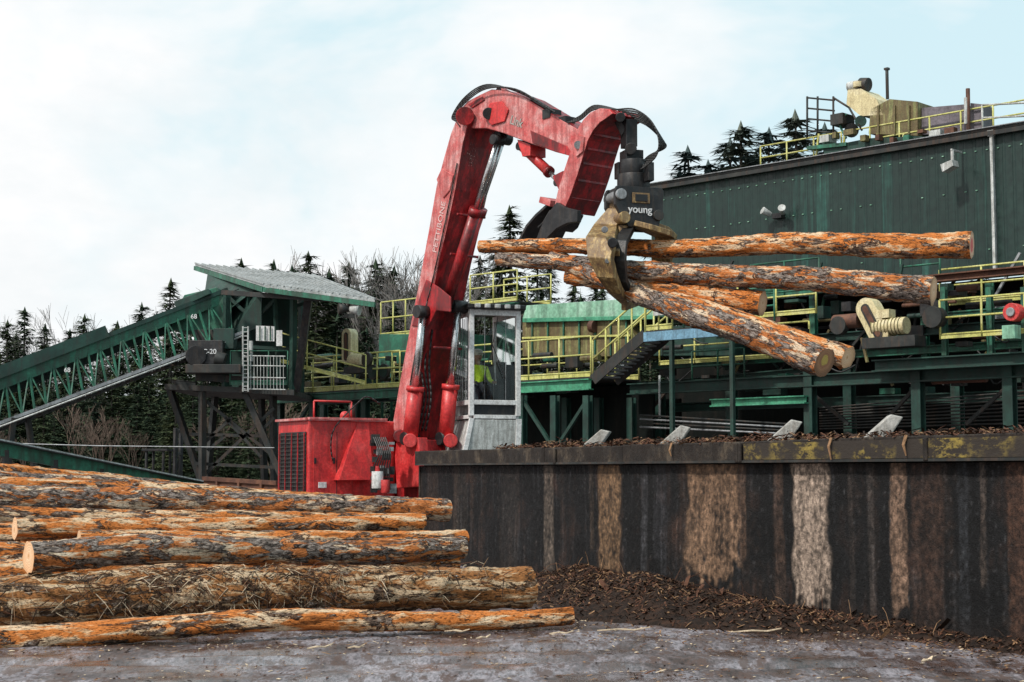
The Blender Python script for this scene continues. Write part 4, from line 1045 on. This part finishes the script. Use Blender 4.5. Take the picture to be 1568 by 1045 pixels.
b.prism([W(*p,c_+.5) for p in [(960,545),(960,500),(1120,500),(1120,545)]],NM*1.5,'greend')
b.done()
st_=group('metal_staircase')
b=MB('stair_flight',st_)
lo=W(908,582,WC-.2);hi=W(988,512,WC+.2)
for o in(0,.9): b.beam(lo+NM*o,hi+NM*o,.05,.28,'dsteel')
for i in range(13):
    p=lo.lerp(hi,(i+.5)/13);b.box(p+NM*.45+Z*.05,.27,.85,.04,'grey',DM)
for o in(0,.9):
    for hgt in(1.05,.55): b.tube(lo+NM*o+Z*hgt,hi+NM*o+Z*hgt,.026,'yellow',n=6)
    for i in range(5):
        p=lo.lerp(hi,i/4)+NM*o;b.tube(p,p+Z*1.05,.026,'yellow',n=6)
a=hi;e=W(1128,506,WC+.2);e.z=a.z
b.beam(a-Z*.08,e-Z*.08,.14,.24,'blue');b.prism([a+Z*.05,e+Z*.05,e+NM*1.6+Z*.05,a+NM*1.6+Z*.05],Z*.03,'dsteel')
railing(b,a+Z*.08+NM*.02,a+DM*.9+Z*.08,1.05,'yellow',.5)
railing(b,a+Z*.08+NM*1.6,e+NM*1.6+Z*.08,1.05,'green',.9)
b.box(a+DM*.5+Z*.6-NM*.05,.35,.03,.3,'dirtywhite',DM)
for t in(.3,.95): p=a.lerp(e,t);b.beam(Vector((p.x,p.y,0)),p-Z*.2,.10,.10,'greend')
b.done()
b=beltguard('belt_guard',530,514,530,548,.22,WC-.6,eg,.3)
q=W(548,552,WC-.5);b.tube(q-DM*.3,q+DM*.3,.2,'cream',n=14);b.box(q-Z*.3,.9,.4,.2,'dsteel',DM);b.tube(q+DM*.5,q+DM*.5-NM*.1,.22,'dsteel',n=14);b.done()
b=MB('walkway_machinery',eg,.01)
for i in range(80):
    px=U(440,900);q=W(px,U(545,600),WC+U(.8,3))
    mt=random.choice(['dsteel','greend','green','olive','black','dsteel'])
    if R()<.6: b.box(q,U(.15,.6),U(.2,.5),U(.08,.4),mt,DM)
    else: b.tube(q,q+DM*U(.3,1),U(.03,.1),mt,n=8)
q=W(545,572,WC+.3)
for k in(0,.8,1.3): b.tube(q+DM*k,q+DM*k+NM*.1,.24,'dsteel',n=18);b.tube(q+DM*k-NM*.02,q+DM*k,.17,'greend',n=18)
b.prism([W(*p,WC+3) for p in [(610,600),(1000,590),(1000,740),(610,740)]],NM*.1,'shade_core')  # near-black sheet added to paint shade behind and below the walkway
b.done()

# ------------------------------------------------------------------ transfer tower (left)
tg=group('conveyor_transfer_tower')
A_,B_,C_,D_=S(299,404,52),S(478,421,50),S(574,459,44),S(404,436,45)
b=MB('tower_roof',tg)
def lerp4(u,v_): return A_.lerp(B_,u).lerp(D_.lerp(C_,u),v_)
b.prism([A_,B_,C_,D_],Z*-.07,'roof')
for i in range(17):
    u=i/16;b.beam(lerp4(u,0)+Z*.02,lerp4(u,1)+Z*.02,.05,.04,'roof')
for p,q in((D_,C_),(A_,D_)): b.beam(p-Z*.15,q-Z*.15,.10,.14,'green')
b.done()
b=MB('tower_structure',tg)
fl=S(310,597,46).z
X1,X2=S(345,597,46).x,S(448,597,46).x
cols=[(X1,46),(X2,46),(X1-.6,50),(X2-.3,50)]
for (x,y) in cols: b.beam((x,y,fl),(x,y,S(0,450,y).z),.16,.16,'greend')
lf=[(S(310,600,46),S(310,735,46)),(S(258,590,47),S(308,735,46.5)),(S(370,590,46),S(420,705,46)),(S(418,600,47),S(420,735,47)),(S(330,600,50),S(318,735,50)),(S(400,600,50),S(405,735,50))]
for a,e in lf: e=a+(e-a)*((a.z)/(a.z-e.z));b.beam(a,e,.17,.17,'dsteel')
for p1,p2 in (((310,610),(420,700)),((420,625),(310,730)),((258,590),(310,600)),((290,665),(400,668)),((300,690),(355,640)),((345,640),(400,700)),((300,710),(420,716)),((318,690),(345,668)),((395,665),(420,640))):
    b.beam(S(*p1,46.2),S(*p2,46.2),.09,.09,'dsteel')
b.prism([S(252,588,46),S(450,597,45.6),S(450,597,45.6)+Vector((0,4.5,0)),S(252,588,46)+Vector((0,5,0))],Z*-.16,'dsteel')
b.beam(S(300,578,46),S(430,585,46),.2,.2,'dsteel')
b.prism([S(355,600,49.5),S(355,452,49.5),S(455,458,49.5),S(440,600,49.5)],Vector((0,.1,0)),'greend')
b.prism([S(350,520,46.2),S(335,440,48.6),S(400,445,46.2),S(400,500,46.2)],Vector((0,.08,0)),'greend')
b.prism([S(310,470,48.5),S(318,418,50.5),S(395,440,46.3),S(350,475,46.3)],Vector((0.02,.1,0)),'greend')
b.prism([S(458,600,46),S(448,600,46),S(466,455,45),S(478,452,45)],Vector((0,.3,0)),'black')
b.beam(S(340,448,45.6),S(545,462,44.5),.12,.14,'dsteel')
for p1,p2 in (((350,455),(420,520)),((420,460),(352,525)),((450,470),(500,455)),((352,530),(445,535)),((380,455),(380,600)),((420,450),(428,600))): b.beam(S(*p1,46.4),S(*p2,46.4),.10,.10,'greend')
b.done()
b=MB('tower_chute',tg,.015)
b.prism([S(*p,46.3) for p in [(268,478),(282,452),(332,440),(350,470),(340,510),(300,508),(262,505)]],Vector((0,1.6,0)),'green')
b.prism([S(*p,45.9) for p in [(266,462),(318,442),(322,450),(270,474)]],Vector((0,2.2,0)),'greend')
b.box(S(318,541,45.7),1.0,.7,.7,'black');b.tube(S(300,545,45.5),S(300,545,45.2),.3,'black',n=18);b.tube(S(330,548,45.4),S(345,552,45.4),.2,'dsteel',n=14)
b.box(S(330,566,45.6),1.6,.8,.25,'dsteel');b.box(S(345,520,46),.6,.6,.6,'greend')
b.prism([S(*p,46.0) for p in [(296,505),(300,570),(345,578),(350,505)]],Vector((0,.8,0)),'dsteel')
b.done()
text('C-20',S(310,542,45.3),(1,0,0),Z,.2,'letterw','tower_lettering',tg)
b=MB('tower_ladder_and_rails',tg)
for px in(372,380): b.tube(S(px,600,45.4),S(px,500,45.4),.025,'dirtywhite',n=5)
for i in range(16): b.tube(S(372,598-i*6.4,45.4),S(380,598-i*6.4,45.4),.015,'dirtywhite',n=4)
for i in range(11): b.tube(S(384+5*i,596,45.5),S(384+5*i,545,45.5),.010,'dirtywhite',n=4)
for y in(545,560,578,596): b.tube(S(372,y,45.5),S(437,y+1,45.5),.018,'dirtywhite',n=5)
b.prism([S(392,522,45.8),S(420,523,45.8),S(420,500,45.8),S(392,499,45.8)],Vector((0,.05,0)),'white')
b.prism([S(423,530,45.8),S(432,530,45.8),S(432,506,45.8),S(423,506,45.8)],Vector((0,.05,0)),'white')
b.box(S(383,538,45.7),.16,.1,.6,'dirtywhite')
for k in range(3): b.beam(S(398+8*k,522,45.75),S(398+8*k,500,45.75),.03,.03,'green')
p=S(440,590,45.6);railing(b,S(352,590,45.6),p,1.0,'green',.6,.02)
railing(b,S(262,588,46),S(300,592,46),1.0,'dsteel',.5,.02)
railing(b,S(425,555,46.5),S(560,590,46.5),.9,'yellow',.8,.022)
b.done()
b=MB('tower_floodlights',tg)
q=S(535,468,44.3);b.tube(q+Z*.2,q-Z*.1,.03,'dsteel');b.tube(q-Z*.1,q+Vector((-.3,-.1,-.1)),.08,'dsteel',r2=.16,n=12);b.tube(q-Z*.1,q+Vector((.3,-.1,-.15)),.08,'dirtywhite',r2=.16,n=12);b.box(q-Z*.3,.3,.1,.1,'dsteel')
b.done()
# ------------------------------------------------------------------ belt conveyors
cg=group('belt_conveyor')
b=MB('conveyor_gallery',cg)
a=S(-260,688,42);e=S(352,452,46.5)
def cv(t,dz=0,dy=0): return a.lerp(e,t)+Z*dz+Vector((0,dy,0))
b.beam(cv(0),cv(1),.12,.34,'green');b.beam(cv(0,0,1.3),cv(1,0,1.3),.12,.34,'greend')
b.beam(cv(0,.19,.65),cv(1,.19,.65),1.25,.03,'dsteel')
b.beam(cv(.08,.38,.3),cv(.655,.38,.3),.9,.34,'greend')
b.beam(cv(.655,.25,.3),cv(.98,.25,.3),.8,.12,'greend')
a2=S(-260,745,42);e2=S(372,509,46)
def c2(t,dy=0): return a2.lerp(e2,t)+Vector((0,dy,0))
for dy in(0,1.3):
    b.beam(c2(0,dy),c2(1,dy),.06,.09,'grey' if dy==0 else 'dsteel')
for i in range(34):
    t=i/34;b.beam(cv(t),c2(t+.0),.05,.05,'green');
    if i%2==0: b.beam(cv(t),c2(min(1,t+1/34)),.035,.035,'green')
    else: b.beam(cv(t+1/34),c2(t),.035,.035,'green')
for i in range(40): t=i/40;b.tube(c2(t)+Z*.05,c2(t,1.3)+Z*.05,.05,'dsteel',n=6)
for k in (.12,.42): p=c2(k);b.beam(Vector((p.x-.3,p.y,0)),p,.14,.14,'dsteel');b.beam(Vector((p.x+.5,p.y+1.3,0)),p+Vector((0,1.3,0)),.14,.14,'dsteel')
b.tube(c2(.2)-Z*.12-Vector((0,.1,0)),c2(1)-Z*.12-Vector((0,.1,0)),.025,'dirtywhite',n=6)
b.done()
for px,py in((98,566),(292,484)):
    text('68',S(px,py+4,44),(1,0,0),Z,.18,'letterw','conveyor_number',cg)
lc=group('low_belt_conveyor')
b=MB('low_conveyor_trough',lc)
a=S(-200,648,34);e=S(314,750,42)
b.beam(a,e,.1,.32,'green');b.beam(a+Vector((0,1,0)),e+Vector((0,1,0)),.1,.32,'greend');b.beam(a+Z*.2,e+Z*.2,.16,.05,'dirtywhite');b.beam(a+Vector((0,.5,.1)),e+Vector((0,.5,.1)),.9,.03,'rubber')
for i in range(7): p=a.lerp(e,(i+.5)/7);b.beam(Vector((p.x,p.y,0)),p,.12,.12,'dsteel')
b.path([S(-100,676,40),S(150,683,40),S(420,686,40)],.014,'grey',n=5)
b.done()
fk=group('forklift')
b=MB('forklift_body',fk,.03)
bx=S(250,735,56);ox=Vector((bx.x,56,0))
def o3(x,y,z): return ox+Vector((x,y,z))
b.prism([o3(-1.6,-.5,.4),o3(.2,-.5,.4),o3(.2,-.5,1.3),o3(-.5,-.5,1.5),o3(-1.5,-.5,1.2)],Vector((0,1.2,0)),'dsteel')
for x,y in((-.5,0),(.1,0)):
    b.tube(o3(x,-.5,1.3),o3(x,-.5,2.4),.05,'black');b.tube(o3(x,.6,1.3),o3(x,.6,2.4),.05,'black')
b.box(o3(-.2,.05,2.42),.9,1.3,.08,'black')
for x in(-1.2,.1): 
    for y in(-.75,.75): b.tube(o3(x,y-.15,.45),o3(x,y+.15,.45),.45,'rubber',n=20);b.tube(o3(x,y-.17,.45),o3(x,y-.15,.45),.2,'dirtywhite',n=14)
for y in(-.4,.5): b.beam(o3(.5,y,.1),o3(.5,y,3.2),.14,.12,'black')
for z in(.5,1.4,2.3,3.1): b.beam(o3(.5,-.4,z),o3(.5,.5,z),.08,.1,'dsteel')
for y in(-.3,.4): b.beam(o3(.55,y,.5),o3(1.6,y,.45),.12,.05,'dsteel')
b.done()
b=MB('scrap_bin');
b.prism([S(312,735,40),S(425,742,38),S(425,742,38)+Vector((0,2,0)),S(312,735,40)+Vector((0,2,0))],Z*-1.4,'rust')
b.beam(S(312,733,40),S(425,740,38),.12,.1,'rust')
for t in (.2,.5,.8): p=S(312,735,40).lerp(S(425,742,38),t);b.beam(p-Vector((0,.04,0)),p-Z*1.4-Vector((0,.04,0)),.08,.08,'rust')
b.done()
print('objs',len(bpy.data.objects))
